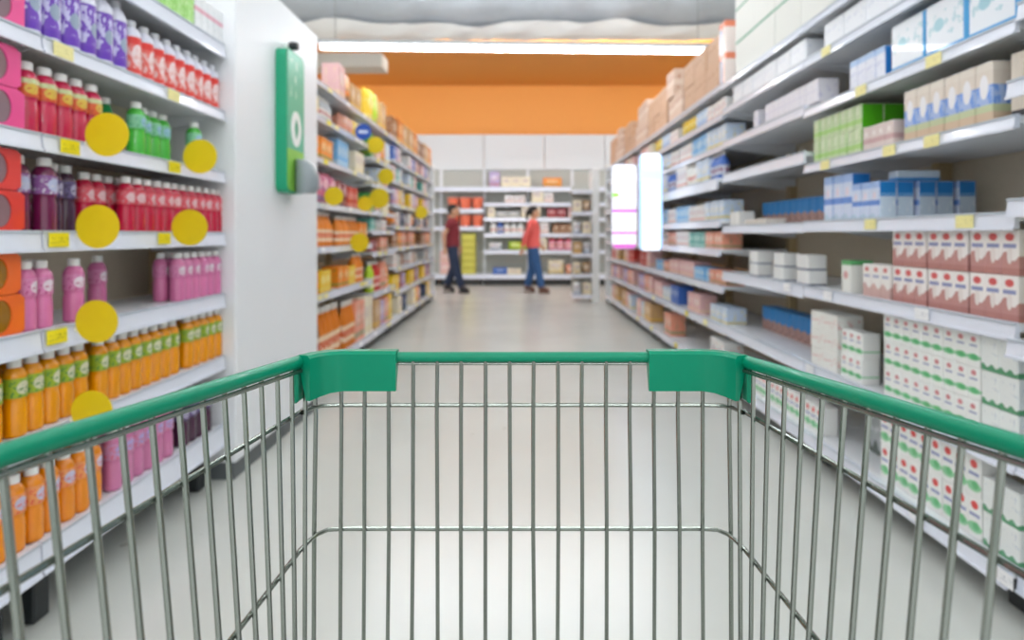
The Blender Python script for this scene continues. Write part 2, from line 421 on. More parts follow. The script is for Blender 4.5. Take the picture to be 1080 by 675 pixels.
K['red_milk'] = bottle('yogurt_bottle', 'jug68', .034, .2, 'jug', mat('milk_plastic', 'dfe0ee', .25, var=.03), pmat('lab_redmilk', 'e2655c', [('ell', .5, .5, .3, .3, 'eed6d6'), ('specks', 0, .7, 6, .52, 'e6b8b4'), ('band', .8, 1.1, 'e0342c'), ('band', -.1, .14, 'e0483e')]), mat('cap_clear', 'd2d4da', .3))
XFL = XL-.018
def bottles(kind, r, x0, x1, zi, label, name_group, sp=None, rows=2, gap=(), jitter=.003, setback=0.0, n=None):
    """front row between image columns x0..x1 on shelf zi of the near left rack, rows going back"""
    y0, y1 = yl(x0)+r, yl(x1)-r
    sp = sp or 2*r+.0025
    n = n or max(1, int((y1-y0)/sp+.25)+1)
    for k in range(n):
        if k in gap: continue
        for q in range(rows):
            Kd = K[kind]
            lb = label if n == 1 and rows == 1 else label+(', front row' if q == 0 else ', row behind')*(rows > 1)+(', %s from left' % NTH[k])*(n > 1)
            Kd.put((XFL-setback-r-q*(2*r+.006)+rnd.uniform(-.002, .002), y0+k*sp+rnd.uniform(-jitter, jitter)*.4, ZL[zi]-.0035), PI/2+rnd.uniform(-.3, .3), lb, 'bottle', name_group)
# bottom shelf
bottles('orange_red', .029, -70, 126, 0, 'orange juice bottle, pinkish label, bottom drinks shelf', 'orange juice bottles on the bottom shelf')
bottles('lilac', .029, 127, 196, 0, 'lilac pink juice bottle on the bottom drinks shelf', 'lilac juice bottles on the bottom shelf')
bottles('grape_dark', .029, 199, 234, 0, 'dark purple juice bottle on the bottom drinks shelf', 'dark purple bottles on the bottom shelf')
# second shelf
bottles('orange_green', .0285, -50, 16, 1, 'orange juice bottle with green label, left shelf end', 'orange juice bottles left of the gap')
bottles('orange_green', .0285, 24, 109, 1, 'orange juice bottle with green label by lowest yellow disc', 'orange juice bottles behind the lowest disc')
bottles('orange_green', .0285, 112, 199, 1, 'orange juice bottle with green label, middle run', 'orange juice bottles in the middle run')
bottles('orange_green', .0285, 204, 240, 1, 'orange juice bottle with green label, end run beside white panel', 'orange juice bottles in the end run')
# third shelf
bottles('pink', .028, 35, 69, 2, 'pink juice bottle in front beside the orange windowed boxes', 'pink bottles beside the orange boxes', rows=1)
bottles('pink', .028, 70, 93, 2, 'pink juice bottle set back behind the disc on the third shelf', 'pink bottles set back', rows=1, setback=.075)
bottles('pink', .028, 87, 109, 2, 'lone pink juice bottle just right of the front pair', 'pink bottle right of the pair', rows=1, setback=.0, n=1)
bottles('pink', .028, 142, 160, 2, 'single pink juice bottle standing far back on the nearly empty shelf', 'single pink bottle', rows=1, setback=.10, n=1)
bottles('pink', .028, 195, 238, 2, 'pink juice bottle in the group beside the white panel', 'pink bottles beside the white panel')
# fourth shelf
bottles('purple', .031, 34, 53, 3, 'purple juice bottle squeezed beside the red windowed boxes', 'purple bottle beside the red boxes', rows=1, n=1, setback=.02)
bottles('purple', .031, 56, 81, 3, 'large purple juice bottle standing in front of the others', 'purple bottle in front', rows=1, n=1)
bottles('grape_dark', .029, 80, 106, 3, 'violet juice bottle behind the left disc on the eye-level shelf', 'violet bottles on the eye-level shelf', setback=.05, rows=1)
bottles('crimson', .028, 112, 140, 3, 'dark red juice bottle set back between violet and crimson ones', 'dark red bottles set back', setback=.045, rows=1)
bottles('crimson', .028, 141, 243, 3, 'crimson juice bottle in the long row on the eye-level shelf', 'crimson bottles in the long row')
# fifth shelf
bottles('cherry', .031, 36, 127, 4, 'cherry red bottle with orange label by pink boxes', 'cherry red bottles', rows=2)
bottles('green_dark', .03, 126, 153, 4, 'dark green bottle just behind the upper left disc', 'dark green bottles', rows=1, setback=.06)
bottles('green', .03, 152, 172, 4, 'bright green bottle standing out in front of the others', 'bright green front bottle', rows=1, n=1)
bottles('green', .03, 170, 200, 4, 'green bottle in the set-back pair between the two discs', 'green bottles set back', rows=1, setback=.04)
bottles('green_dark', .03, 200, 218, 4, 'dark green bottle deep behind the upper right disc', 'dark green bottle deep', rows=1, n=1, setback=.12)
bottles('green', .03, 213, 232, 4, 'green bottle right behind the upper right disc', 'green bottle behind right disc', rows=1, n=1)
# sixth shelf
bottles('violet_milk', .037, 36, 144, 5, 'white and violet yogurt bottle on the upper shelf', 'violet yogurt bottles', rows=2, sp=.0755)
bottles('red_milk', .034, 147, 244, 5, 'white and red yogurt bottle on the upper shelf', 'red yogurt bottles', rows=2, sp=.07)

# ------------------------------------------------------------ products: boxes
def box_mesh(w, d, h, c=.002, flaps=True):
    b = MB().box(-w/2, w/2, 0, d, 0, h, c)
    return b
def carton(name, w, d, h, m, parts=(), c=.002):
    """front at y=0 facing -y, base at z=0; parts: (name, MB, mat)"""
    root = empty(name)
    MB().box(-w/2, w/2, 0, d, 0, h, c).build('carton_body', m, root)
    for nm, b, mm in parts: b.build(nm, mm, root)
    return Kind(root)
def window_pack(col, name, glass):
    body = mat('pack_'+name, col, .35, var=.1, scale=12, coat=.3)
    root = empty('windowed_pack')
    L_, D_, H_ = .30, .10, .106
    # box with an oval hole in front: a ring of quads round the oval
    b = MB(); n = 24; cx, cz, rx, rz_ = .075, H_/2, .034, .042
    b.box(-L_/2, L_/2, .004, D_, 0, H_, .004)
    vs = []; fs = []
    for y in (0.0, .004):
        for i in range(n):
            a = 2*PI*i/n; ca, sa = math.cos(a), math.sin(a)
            k = min((L_/2-cx if ca > 0 else L_/2+cx)/abs(ca) if abs(ca) > 1e-6 else 9, (H_/2)/abs(sa) if abs(sa) > 1e-6 else 9)
            vs.append((cx+rx*ca, y, cz+rz_*sa)); vs.append((cx+k*ca, y, cz+k*sa))
    for i in range(n):
        j = (i+1) % n
        fs.append((2*i, 2*j, 2*j+1, 2*i+1)); fs.append((2*i, 2*j, 2*n+2*j, 2*n+2*i)); fs.append((2*i+1, 2*j+1, 2*n+2*j+1, 2*n+2*i+1))
    b.add(vs, fs)
    b.build('carton_body', body, root)
    win = MB().add([(cx+rx*math.cos(2*PI*i/n), .003, cz+rz_*math.sin(2*PI*i/n)) for i in range(n)]+[(cx+rx*math.cos(2*PI*i/n), .0038, cz+rz_*math.sin(2*PI*i/n)) for i in range(n)],
                   [tuple(range(n)), tuple(range(2*n-1, n-1, -1))]+[(i, (i+1) % n, n+(i+1) % n, n+i) for i in range(n)])
    win.build('window', mat('film_'+name, glass, .15, var=.15, scale=25, coat=.5), root)
    MB().box(-L_/2+.02, L_/2-.02, D_*.4, D_*.6, H_, H_+.002).build('carry_strip', body, root)
    return Kind(root)
KP = window_pack('e8458e', 'pink', '8a7078'); KR = window_pack('e2382e', 'red', '8c6a70'); KO = window_pack('f06a1e', 'orange', '9a6a10')
for Kx, nm, zi in ((KP, 'pink', 5), (KP, 'pink', 4), (KR, 'red', 3), (KO, 'orange', 2)):
    for k in range(2):
        Kx.put((XFL+.002, 1.492+(-.012 if k else .0), ZL[zi]-.0035+k*.1085), PI/2,
               '%s cardboard multipack with oval window, %s one on the %s drinks shelf' % (nm, 'upper' if k else 'lower', {5: 'sixth', 4: 'fifth', 3: 'fourth', 2: 'third'}[zi]), 'box', 'windowed multipacks')
# top shelf boxes
gb = pmat('box_green', '8fd060', [('specks', 0, 1, 5, .55, 'b8e090'), ('u', .4, .6, 'a8dc80')])
wb_ = pmat('box_white_pink', 'e6e8ea', [('band', .55, .68, 'e0a8b8'), ('specks', .1, .5, 8, .6, 'd2d8dc')])
Kg = carton('drink_carton_green', .075, .1, .16, gb); Kw = carton('drink_carton_white', .05, .1, .145, wb_)
y = yl(60); ng = 0
while y < yl(200):
    Kg.put((XFL, y+.0375, ZL[6]-.0035), PI/2, 'light green drink carton on the top drinks shelf, %s from left' % NTH[ng], 'carton', 'green cartons on the top shelf'); y += .077; ng += 1
ng = 0
while y < yl(243)-.03:
    Kw.put((XFL, y+.03, ZL[6]-.0035), PI/2, 'white drink carton with pink stripe on the top drinks shelf, %s from left' % NTH[ng], 'carton', 'white cartons on the top shelf'); y += .052; ng += 1

# yellow round shelf talkers on the drinks racks
disc_y = mat('disc_yellow', 'e2c700', .5, var=.02)
def wobbler(x, y, r, Xc, Xlip, label, m=disc_y, nm='shelf_talker', rr=.065, group='round yellow shelf talkers'):
    Y = -Xc*F/(547-x); z = CAMZ-(y-247)*Y/F
    root = empty(nm, (Xc, Y, z))
    rr = r*Y/F
    n = 32
    MB().prism([(rr*math.cos(2*PI*i/n), rr*math.sin(2*PI*i/n)) for i in range(n)], 'y', -.001, .001).build('disc', m, root)
    e = (Xlip+.009 if Xlip < 0 else Xlip-.009)-Xc
    MB().box(e, -.3*rr if e < 0 else .3*rr, .001, .0025, -rr*.5, -rr*.3).build('clip_arm', mat('clip_clear', 'e6e4d4', .3), root)
    tag(root, label, 'shelf talker', group)
for x, y, r, lb in ((113, 142, 23, 'large yellow disc in front of the cherry red bottles'), (211, 165, 18, 'yellow disc in front of the green bottles beside the white panel'),
                    (103, 239, 23, 'large yellow disc in front of the violet bottles'), (200, 240, 19, 'yellow disc in front of the crimson bottle row'),
                    (102, 339, 22.5, 'yellow disc on the rail of the nearly empty pink bottle shelf'), (97, 434, 22, 'lowest yellow disc, half hidden by the green cart rim')):
    wobbler(x, y, r, -1.225, XL, lb)

# ------------------------------------------------------------ white panel with the green device
def panel():
    X = -1.26; y0, y1 = 2.745, 3.86
    root = empty('white_partition', (X, (y0+y1)/2, 0))
    h = (y1-y0)/2
    MB().box(-.62, 0, -h, h, .08, 2.34, .006).build('cladding', mat('panel_white', 'e9ebee', .4, var=.015, scale=3), root)
    MB().box(-.60, -.015, -h+.015, h-.015, 0, .08).build('plinth', mat('plinth_grey', '5c6264', .5), root)
    tag(root, 'tall plain white partition panel between the two left racks', 'panel')
    root = empty('wall_dispenser', (X, 3.19, 1.32))
    g = mat('device_green', '0f9c72', .4, var=.03); lg = pmat('device_face', '58b896', [('band', .0, .3, '8ccc52'), ('specks', .68, .95, 7, .6, 'a8d8c4')], .35)
    # rounded back plate
    prof = []
    W, Hh, R = .262, .755, .04
    for cx, cz, a0 in ((W-R, R, -90), (W-R, Hh-R, 0), (R, Hh-R, 90), (R, R, 180)):
        for k in range(5):
            a = math.radians(a0+k*22.5); prof.append((cx+R*math.cos(a), cz+R*math.sin(a)))
    MB().prism(prof, 'x', .0005, .058).build('case', g, root)
    q = [(a*.9+.013, b*.97+.011) for a, b in prof]
    MB().prism(q, 'x', .058, .061).build('face_plate', lg, root)
    n = 24
    MB().prism([(.131+.075*math.cos(2*PI*i/n), .345+.095*math.sin(2*PI*i/n)) for i in range(n)], 'x', .061, .063).build('white_disc', mat('disc_white', 'f2f4f2', .4), root)
    MB().prism([(.131+.03*a, .345+.055*b) for a, b in ((0, -1), (.55, -.5), (.8, .1), (.45, .6), (0, 1), (-.45, .6), (-.8, .1), (-.55, -.5))], 'x', .063, .0645).build('leaf_mark', g, root)
    hd = MB(); hd.rings([(.06+.055, .13, .0, .05, .05), (.06+.062, .13, .03, .06, .065), (.06+.062, .13, .10, .06, .07), (.06+.05, .13, .15, .048, .06), (.06+.03, .13, .18, .028, .045)], 16)
    hd.build('grey_holder', mat('holder_grey', '8f989c', .35, var=.03), root, smooth=True)
    MB().box(.0005, .03, .09, .16, .76, .80, .006).build('top_bracket', mat('bracket_white', 'dfe6e2', .4), root)
    k = MB(); k.tube([(.03, .12, .79), (.05, .12, .79), (.075, .12, .79)], [.02, .024, .02], 10)
    k.build('top_knob', darkm, root, smooth=True)
    tag(root, 'green wall device with white leaf disc and grey holder on the white panel', 'device')
panel()
# ------------------------------------------------------------ right-hand racks
XR = 1.40
def yr(x): return XR*F/(x-547)
YBAY = [.48, 1.733, 3.023, 4.233, 5.5, 6.575, 7.65, 8.725, 9.8]
SH_D = [(.155, 0, .055), (.48, 0), (.81, -.03), (1.2, -.03), (1.53, -.03), (1.75, 0), (1.96, 0, .04), (2.13, 0, .035)]
SH_C = [(.155, -.02, .055), (.48, 0, .055), (.85, 0, .05), (1.165, 0, .05), (1.44, 0, .04), (1.71, 0, .04), (1.955, 0, .04), (2.13, 0, .035)]
SH_B = [(.155, -.02, .055), (.48, 0, .055), (.85, 0, .06), (1.16, 0, .05), (1.51, .0, .06), (1.735, 0, .05), (1.955, 0, .04), (2.13, 0, .035)]
SH_A = [(.155, -.02, .055), (.47, 0, .05), (.745, 0, .05), (1.0, -.02, .05), (1.2, -.02, .05), (1.49, -.04, .08), (1.72, 0, .04), (1.935, 0, .04), (2.14, 0, .035)]
RSH = [SH_D, SH_C, SH_B, SH_A, SH_A, SH_A, SH_A, SH_A]
RL = ['white milk rack at the right picture edge with yellow and blue boxes', 'white milk rack holding the chocolate milk and the green-white cartons',
      'half empty milk rack with beige back behind small white boxes', 'white rack beside the blue lit sign', 'rack on the right just behind the lit signs',
      'second rack on the right behind the lit signs', 'third rack on the right behind the lit signs', 'last rack on the right before the cross aisle']
RT = []
for i in range(8):
    L_ = YBAY[i+1]-YBAY[i]
    r_, t_ = rack('milk_rack', RL[i], L_, RSH[i], 2.2, (XR, YBAY[i+1], 0), -PI/2, D=.5, end_panels=(i == 7, False))
    RT.append(t_)
def rtag(bay, si, x, m, wd=.075):
    sh = RSH[bay][si]; price_tag(RT[bay][si], YBAY[bay+1]-yr(x), sh[0], sh[1], m, wd)
for bay, si, x, m in ((1, 6, 873, tagP), (1, 5, 910, tagP), (1, 5, 987, tagP), (1, 4, 940, tagP), (1, 4, 985, tagP), (1, 3, 920, tagP), (1, 3, 1020, tagP), (1, 4, 872, tagP), (1, 2, 975, tagW), (1, 2, 875, tagW),
                      (1, 0, 975, tagW), (1, 0, 1068, tagW), (2, 2, 832, tagW), (1, 1, 856, tagW), (3, 1, 725, tagY), (3, 0, 716, tagY), (3, 1, 745, tagP), (4, 0, 690, tagY), (4, 1, 690, tagP), (5, 0, 675, tagY)):
    rtag(bay, si, x, m)
XFR = XR+.02
def run(kd, w, y0, y1, z, h, label, cat, group, tiers=1, setback=0.0, gapn=.0015, jit=.002, skip=()):
    """boxes side by side along the right rack from y0 to y1, stacked in tiers"""
    n = max(1, int((y1-y0+.004)/(w+gapn)))
    lab = [label] if isinstance(label, str) else label
    for t in range(tiers):
        for k in range(n):
            if (k, t) in skip: continue
            lb = lab[min(t, len(lab)-1)]
            if n > 1: lb = NTH[k]+' '+lb+', counted from the near end' if len(lb.split()) <= 10 else NTH[k]+' nearest '+lb
            kd.put((XFR+setback+rnd.uniform(0, jit*2), y0+(k+.5)*(w+gapn), z-.0035+t*(h+.0008)), -PI/2, lb, cat, group if isinstance(group, str) else group[min(t, len(group)-1)])
def multipack(name, w, h, d, m, n=3, film=None):
    root = empty(name)
    me = MB().box(-w/2, w/2, 0, d, 0, h, .0025)
    tp = MB().box(-w*.35, w*.35, d*.3, d*.7, h, h+.0006).f
    me = me.mesh('carton'); me.materials.append(m)
    for k in range(n): ob('carton', me, root, ((k-(n-1)/2)*(w+.0004), 0, 0))
    return Kind(root), n*(w+.0004)
choc = pmat('print_choc', 'efe9e6', [('wave', .42, .10, 1, 'c08d88'), ('band', -.1, .16, 'b67f7a'), ('ell', .5, .45, .16, .2, 'e6dcd8'), ('rect', .12, .88, .60, .69, '8d93bb'), ('ell', .5, .84, .26, .085, 'd65f60')], .35, .2)
pale = pmat('print_pale_choc', 'ede9e5', [('wave', .35, .08, 1, 'cdaaa4'), ('rect', .15, .85, .6, .68, 'a9adc6'), ('ell', .5, .84, .22, .07, 'd0706e')], .35, .2)
gw = pmat('print_green_white', 'eeefec', [('ell', .5, .28, .52, .10, '86cb98'), ('ell', .55, .3, .3, .09, '5db877'), ('rect', .2, .8, .6, .67, 'a7abc4'), ('ell', .5, .82, .2, .08, 'd08388')], .35, .2)
gw2 = pmat('print_green_red', 'efefec', [('ell', .5, .26, .5, .13, '8fd09e'), ('ell', .6, .3, .25, .1, '66bd7c'), ('rect', .12, .88, .52, .60, '8f96be'), ('ell', .5, .8, .26, .1, 'dc4a48')], .35, .2)
wg = pmat('print_white_greenband', 'e9ecea', [('wave', .16, .05, 2, '5a9c72'), ('specks', .4, .9, 7, .63, 'c3cbd6')], .35, .2)
Kc, wc = multipack('chocolate_milk_pack', .0625, .133, .075, choc)
Kpc, wpc = multipack('chocolate_milk_pack', .0625, .133, .075, pale)
Kgw, wgw = multipack('milk_pack', .055, .104, .075, gw)
Kgt, wgt = multipack('milk_pack', .058, .128, .075, gw2)
Kwg, wwg = multipack('milk_pack', .07, .104, .075, wg, 2)
zc = [s[0] for s in SH_C]; zb = [s[0] for s in SH_B]
# chocolate milk, two tiers
run(Kc, wc, yr(1068), 2.36, zc[2], .133, ['three-carton chocolate milk pack in the lower tier of the brown cartons', 'three-carton chocolate milk pack in the upper tier of the brown cartons'], 'milk pack', ['lower chocolate milk packs', 'upper chocolate milk packs'], 2, gapn=.012, skip=((3, 1),) if False else ())
run(Kpc, wpc, 2.362, yr(893), zc[2], .133, 'pale three-carton milk pack at the far end of the chocolate milk', 'milk pack', 'pale chocolate packs')
Kx = carton('milk_box', .07, .1, .14, pmat('print_white_greentop', 'e8e8e2', [('band', .86, 1.1, '5fae6c'), ('ell', .5, .55, .25, .12, 'd8a0a0')]))
run(Kx, .07, yr(893)+.01, yr(882)+.03, zc[2], .14, 'white box with green top ending the chocolate milk row', 'milk box', 'white box with green top')
# green and white milk on the second shelf
run(Kgw, wgw, 1.9, yr(905), zc[1], .104, ['green-white milk pack in the lowest tier under the chocolate milk', 'green-white milk pack in the middle tier under the chocolate milk', 'green-white milk pack in the top tier under the chocolate milk'], 'milk pack', ['green milk low tier', 'green milk middle tier', 'green milk top tier'], 3)
run(Kwg, wwg, yr(1066), yr(1030), zc[1], .104, ['white milk pack with green band, bottom tier', 'white milk pack with green band, middle tier', 'white milk pack with green band, top tier'], 'milk pack', ['white pack bottom', 'white pack middle', 'white pack top'], 3)
run(Kgw, wgw, yr(905)+.01, yr(887)+.06, zc[1], .104, ['green-white milk pack in the short two-tier stack, lower', 'green-white milk pack in the short two-tier stack, upper'], 'milk pack', ['short stack lower', 'short stack upper'], 2)
Kst = carton('milk_box', .12, .12, .085, pmat('print_white_redtext', 'eae9e4', [('specks', .3, .75, 5, .6, 'dba6a4')]))
run(Kst, .12, yr(886)+.07, yr(853)+.06, zc[1], .085, ['white box with red print, lowest of its free-standing stack', 'white box with red print, middle of its free-standing stack', 'white box with red print, top of its free-standing stack'], 'milk box', ['free stack low', 'free stack middle', 'free stack top'], 3)
# bottom shelf
run(Kgt, wgt, 1.895, yr(905), zc[0], .128, ['red-logo milk pack on the bottom shelf, lower tier', 'red-logo milk pack on the bottom shelf, upper tier'], 'milk pack', ['tall packs lower', 'tall packs upper'], 2)
run(Kwg, wwg, yr(1068), yr(1042), zc[0], .104, ['white milk pack on the bottom shelf right of the tall packs, lower', 'white milk pack on the bottom shelf right of the tall packs, upper'], 'milk pack', ['bottom white lower', 'bottom white upper'], 2)
Kgy = carton('wrapped_pack', .17, .2, .2, pmat('print_grey_film', 'a9aeb0', [('wave', .2, .1, 3, '5f6a64'), ('specks', .2, .9, 5, .58, 'c6cacc')], .25))
run(Kgy, .17, yr(905)+.02, yr(868)+.02, zc[0], .2, 'grey film-wrapped pack standing back in the gap of the bottom shelf', 'pack', 'grey wrapped packs', 1, .12)
run(Kgt, wgt, yr(862), yr(770), zb[0], .128, 'red-logo milk pack on the bottom shelf behind the cart corner', 'milk pack', 'tall packs behind the cart corner')
# eye-level shelf: blue and white cartons
blw = pmat('print_blue_white', 'cfd9ee', [('band', .36, .5, '6a93d8'), ('band', .82, 1.1, '9db8e4'), ('ell', .5, .62, .18, .1, 'e3d3e0'), ('wave', .1, .05, 1, 'b9cfe0')], .35, .2)
blu = pmat('print_blue', '1f7cc6', [('wave', .66, .05, 1, 'cfe0ee'), ('ell', .5, .35, .2, .1, 'd6e2ee')], .35, .2)
Kbw = carton('milk_carton', .075, .08, .20, blw, [('side_panel', MB().box(-.0385, -.0372, .004, .076, .004, .196), mat('carton_blue', '1e78c4', .35)), ('side_panel', MB().box(.0372, .0385, .004, .076, .004, .196), mat('carton_blue', '1e78c4', .35))])
bside = pmat('print_blue_side', 'c9d9e8', [('band', .60, 1.1, '1f80ca'), ('band', .64, .68, '7fb4e0'), ('specks', .1, .5, 4, .6, 'dfe8f0')], .35, .2)
Kbs = carton('milk_carton', .062, .07, .15, blw, [('side_panel', MB().box(.0306, .0322, .004, .066, .004, .146), bside)])
run(Kbw, .079, yr(893), yr(857), zc[3], .2, 'tall blue-white milk carton at the far end of the eye-level shelf', 'milk carton', 'tall blue-white cartons')
run(Kbs, .064, yr(921), yr(893), zc[3], .15, 'short blue-white milk carton beside the tall ones', 'milk carton', 'short blue-white cartons')
for k in range(1, 5):
    run(Kbs, .064, yr(921)+.012*(k % 2), yr(921)+.07, zc[3], .15, '%s blue-white milk carton going back into the eye-level shelf' % NTH[k], 'milk carton', 'blue-white cartons going back', 1, .079*k)
Ktb = carton('milk_tray', .06, .17, .04, pmat('print_blue_tray', 'c3d2e2', [('band', -.1, .3, '3f8fd2'), ('specks', .4, 1, 3, .6, 'e6eef4')]))
run(Ktb, .06, yr(921)+.008, yr(921)+.07, zc[3]+.1515, .04, 'pale flat carton lying on top of the blue-white cartons', 'carton', 'flat pale carton', 1, .08)
# extra perforated upright showing at the back of the milk rack
RK1 = bpy.data.objects['milk_rack.001']
up = MB().box(.30-.025, .30+.025, .44, .498, .2, 2.1)
for q in range(24): up.box(.30-.012, .30+.012, .436, .44, .24+q*.077, .28+q*.077)
up.build('upright', postm, RK1)
# fifth shelf: green juice boxes, pink ones and tall beige cartons
jg = pmat('print_pale_green', 'c3d6ac', [('u', .3, .55, 'd6dfc6'), ('band', .2, .42, 'a6cf7c'), ('specks', 0, 1, 5, .62, '9cbb84')], .4)
Kjg = carton('juice_carton', .055, .09, .103, jg, [('side_panel', MB().box(.0272, .0284, .003, .087, .003, .100), mat('carton_green', '4fb01a', .35)), ('side_panel', MB().box(-.0284, -.0272, .003, .087, .003, .100), mat('carton_green', '4fb01a', .35))])
for sb_ in (0, .095, .19):
    nm_ = {0: 'front', .095: 'second', .19: 'rear'}[sb_]
    run(Kjg, .0575, yr(903), yr(852), zc[4], .103, ['green juice carton, %s file, lower tier of green block' % nm_, 'green juice carton, %s file, upper tier of green block' % nm_], 'juice carton', ['green cartons lower', 'green cartons upper'], 2, sb_)
Kpk = carton('juice_carton', .05, .07, .10, pmat('print_pinkish', 'dccdc8', [('band', .3, .5, 'c9a4a4'), ('ell', .5, .7, .2, .1, 'efe6e2')]))
run(Kpk, .05, yr(936), yr(905), zc[4], .10, 'small pinkish carton between the green block and the tall beige cartons', 'carton', 'small pinkish cartons')
bei = pmat('print_beige_blue', 'dcd0c4', [('band', .30, .62, 'a3b8e0'), ('specks', .3, .62, 4, .52, '6f97dc'), ('ell', .5, .6, .26, .2, 'eae8ec'), ('band', .18, .30, 'c0c8a0'), ('band', -.1, .18, 'd0b79c'), ('band', .86, 1.1, 'e2d8cc')], .4)
Kbe = carton('milk_carton', .068, .075, .185, bei, [('pour_tab', MB().box(-.012, .012, .01, .035, .185, .189), white)])
run(Kbe, .07, yr(1040), yr(937), zc[4], .185, 'tall beige carton with blue picture in the long row above the blue cartons', 'milk carton', 'tall beige cartons')
Kwt = carton('milk_carton', .06, .07, .19, pmat('print_cream', 'ddd2c4', [('band', .0, .12, '3a3c44'), ('specks', .3, .9, 6, .64, 'b9a88e')]))
run(Kwt, .06, yr(1068), yr(1042), zc[4], .19, 'cream carton set back at the near end of the beige row', 'milk carton', 'cream cartons', 1, .02)
# sixth shelf: large blue-bordered packs
lp = pmat('print_blue_border', 'e3e8ee', [('band', -.1, .12, '3a97cf'), ('specks', .3, .8, 5, .58, 'b9d2da'), ('ell', .35, .55, .12, .12, '9cc6d2'), ('u', .93, 1.1, '3a97cf')], .3, .3)
Klp = carton('large_milk_pack', .2, .16, .185, lp, [('top_film', MB().box(-.09, .09, .02, .14, .185, .19), mat('film_blue', '5aaee0', .25))], .008)
run(Klp, .2, yr(1066), yr(930), zc[5], .185, 'large white pack with blue border on the upper right shelf', 'milk pack', 'large blue-bordered packs', 1)
Ksb = carton('milk_carton', .06, .1, .13, pmat('print_lilac_white', 'dfe2ee', [('specks', .2, .8, 5, .6, 'c3c6e0'), ('band', .8, 1.1, 'a9c4e6')]), [('side_panel', MB().box(.0295, .0312, .004, .096, .004, .126), mat('carton_blue', '1e78c4', .35))])
run(Ksb, .062, yr(930)+.02, yr(884), zc[5], .13, 'small white-lilac carton next to the large blue-bordered packs', 'milk carton', 'small lilac cartons')
Kwl = carton('small_box', .06, .1, .11, pmat('print_white_lilac', 'e2e0e8', [('specks', .2, .8, 5, .6, 'cbc8dc')]))
run(Kwl, .062, yr(858), yr(800), zb[5], .11, 'small white-lilac box on the upper shelf above the empty one', 'box', 'small lilac boxes')
run(Kwl, .062, yr(795), yr(788), zb[5], .11, 'lone small white box on the upper shelf above the empty one', 'box', 'lone white box')
# seventh shelf: white packs along
Kwp = carton('paper_pack', .17, .2, .125, pmat('print_white_pack', 'e6e9ee', [('u', .0, .06, 'd0d6de'), ('specks', .2, .7, 4, .62, 'd3d8e4')]), (), .008)
run(Kwp, .172, yr(1000), yr(850), zc[6], .125, 'white paper pack on the high shelf of the milk rack', 'pack', 'white paper packs near')
run(Kwp, .172, yr(845), yr(768), zb[6], .125, 'white paper pack on the high shelf farther along', 'pack', 'white paper packs far')
# top: stacked white cases with green lines
Kcs = carton('shipping_case', .31, .3, .215, pmat('print_white_case', 'dfe0da', [('band', -.1, .045, '7fb59c'), ('specks', .3, .7, 3, .66, 'c9cfc8'), ('u', -.1, .012, 'bfc2bc')], .6), [('tape', MB().box(-.15, .15, .13, .17, .215, .2155), mat('tape_tan', 'cbb892', .35))], .004)
run(Kcs, .312, .6, 4.18, 2.13, .215, ['white shipping case with green line on the rack top, lower layer', 'white shipping case with green line on the rack top, middle layer', 'white shipping case with green line on the rack top, upper layer'], 'shipping case', ['white cases lower', 'white cases middle', 'white cases upper'], 3, .0)
Kob = carton('case', .12, .3, .22, pmat('print_orange_blue', 'efe2dc', [('u', .2, .45, '6a9ad0'), ('band', .8, 1.1, 'e98a6a'), ('u', .6, .8, 'e6b09a')]))
run(Kob, .121, 4.245, 4.37, 2.14, .22, ['white case with blue and orange stripes at the end of the white cases, lower', 'white case with blue and orange stripes at the end of the white cases, upper'], 'case', ['striped case low', 'striped case high'], 2)
# middle bay fillings
Kwc = carton('yogurt_pack', .13, .09, .075, pmat('print_white_navy', 'e6e6e4', [('band', -.1, .1, '4a567a'), ('u', .3, .34, 'cfd2d6'), ('u', .62, .66, 'cfd2d6')]))
for a, b_ in ((848, 826), (822, 800), (795, 775)):
    nm_ = {848: 'nearest', 822: 'middle', 795: 'farthest'}[a]
    run(Kwc, .13, yr(a), yr(a)+.14, zb[2], .075, ['small white pack, lower one of the %s pile on the half empty rack' % nm_, 'small white pack, upper one of the %s pile on the half empty rack' % nm_], 'pack', ['white packs lower %d' % a, 'white packs upper %d' % a], 2)
Kbc = carton('blue_carton', .08, .1, .15, pmat('print_blue_pink', '1f86cc', [('wave', .45, .05, 1, 'b58f86'), ('specks', 0, .4, 5, .55, '8a6a66')]))
run(Kbc, .082, 3.1, 4.17, zb[3], .15, 'blue-topped carton in the row at the back of the half empty rack', 'carton', 'blue-topped cartons at the back', 1, .2)
run(Kbc, .082, 3.1, 4.17, zb[1], .15, 'blue-topped carton at the back of the second shelf of the half empty rack', 'carton', 'blue-topped cartons low', 1, .2)
Kbx = carton('white_box', .17, .1, .09, pmat('print_plain_white', 'e3e2de', [('u', .45, .5, 'c9c9c6')]))
run(Kbx, .17, 3.98, 4.16, zb[3], .09, 'plain white box at the far end of the half empty eye-level shelf', 'box', 'plain white box')
Kfl = carton('flat_tray', .32, .12, .035, pmat('print_beige_tray', 'd9d2c8', [('specks', 0, 1, 4, .6, 'c9b9a8')]))
run(Kfl, .32, 3.55, 3.9, zb[3], .035, 'flat beige tray lying on the half empty eye-level shelf', 'tray', 'flat beige tray')
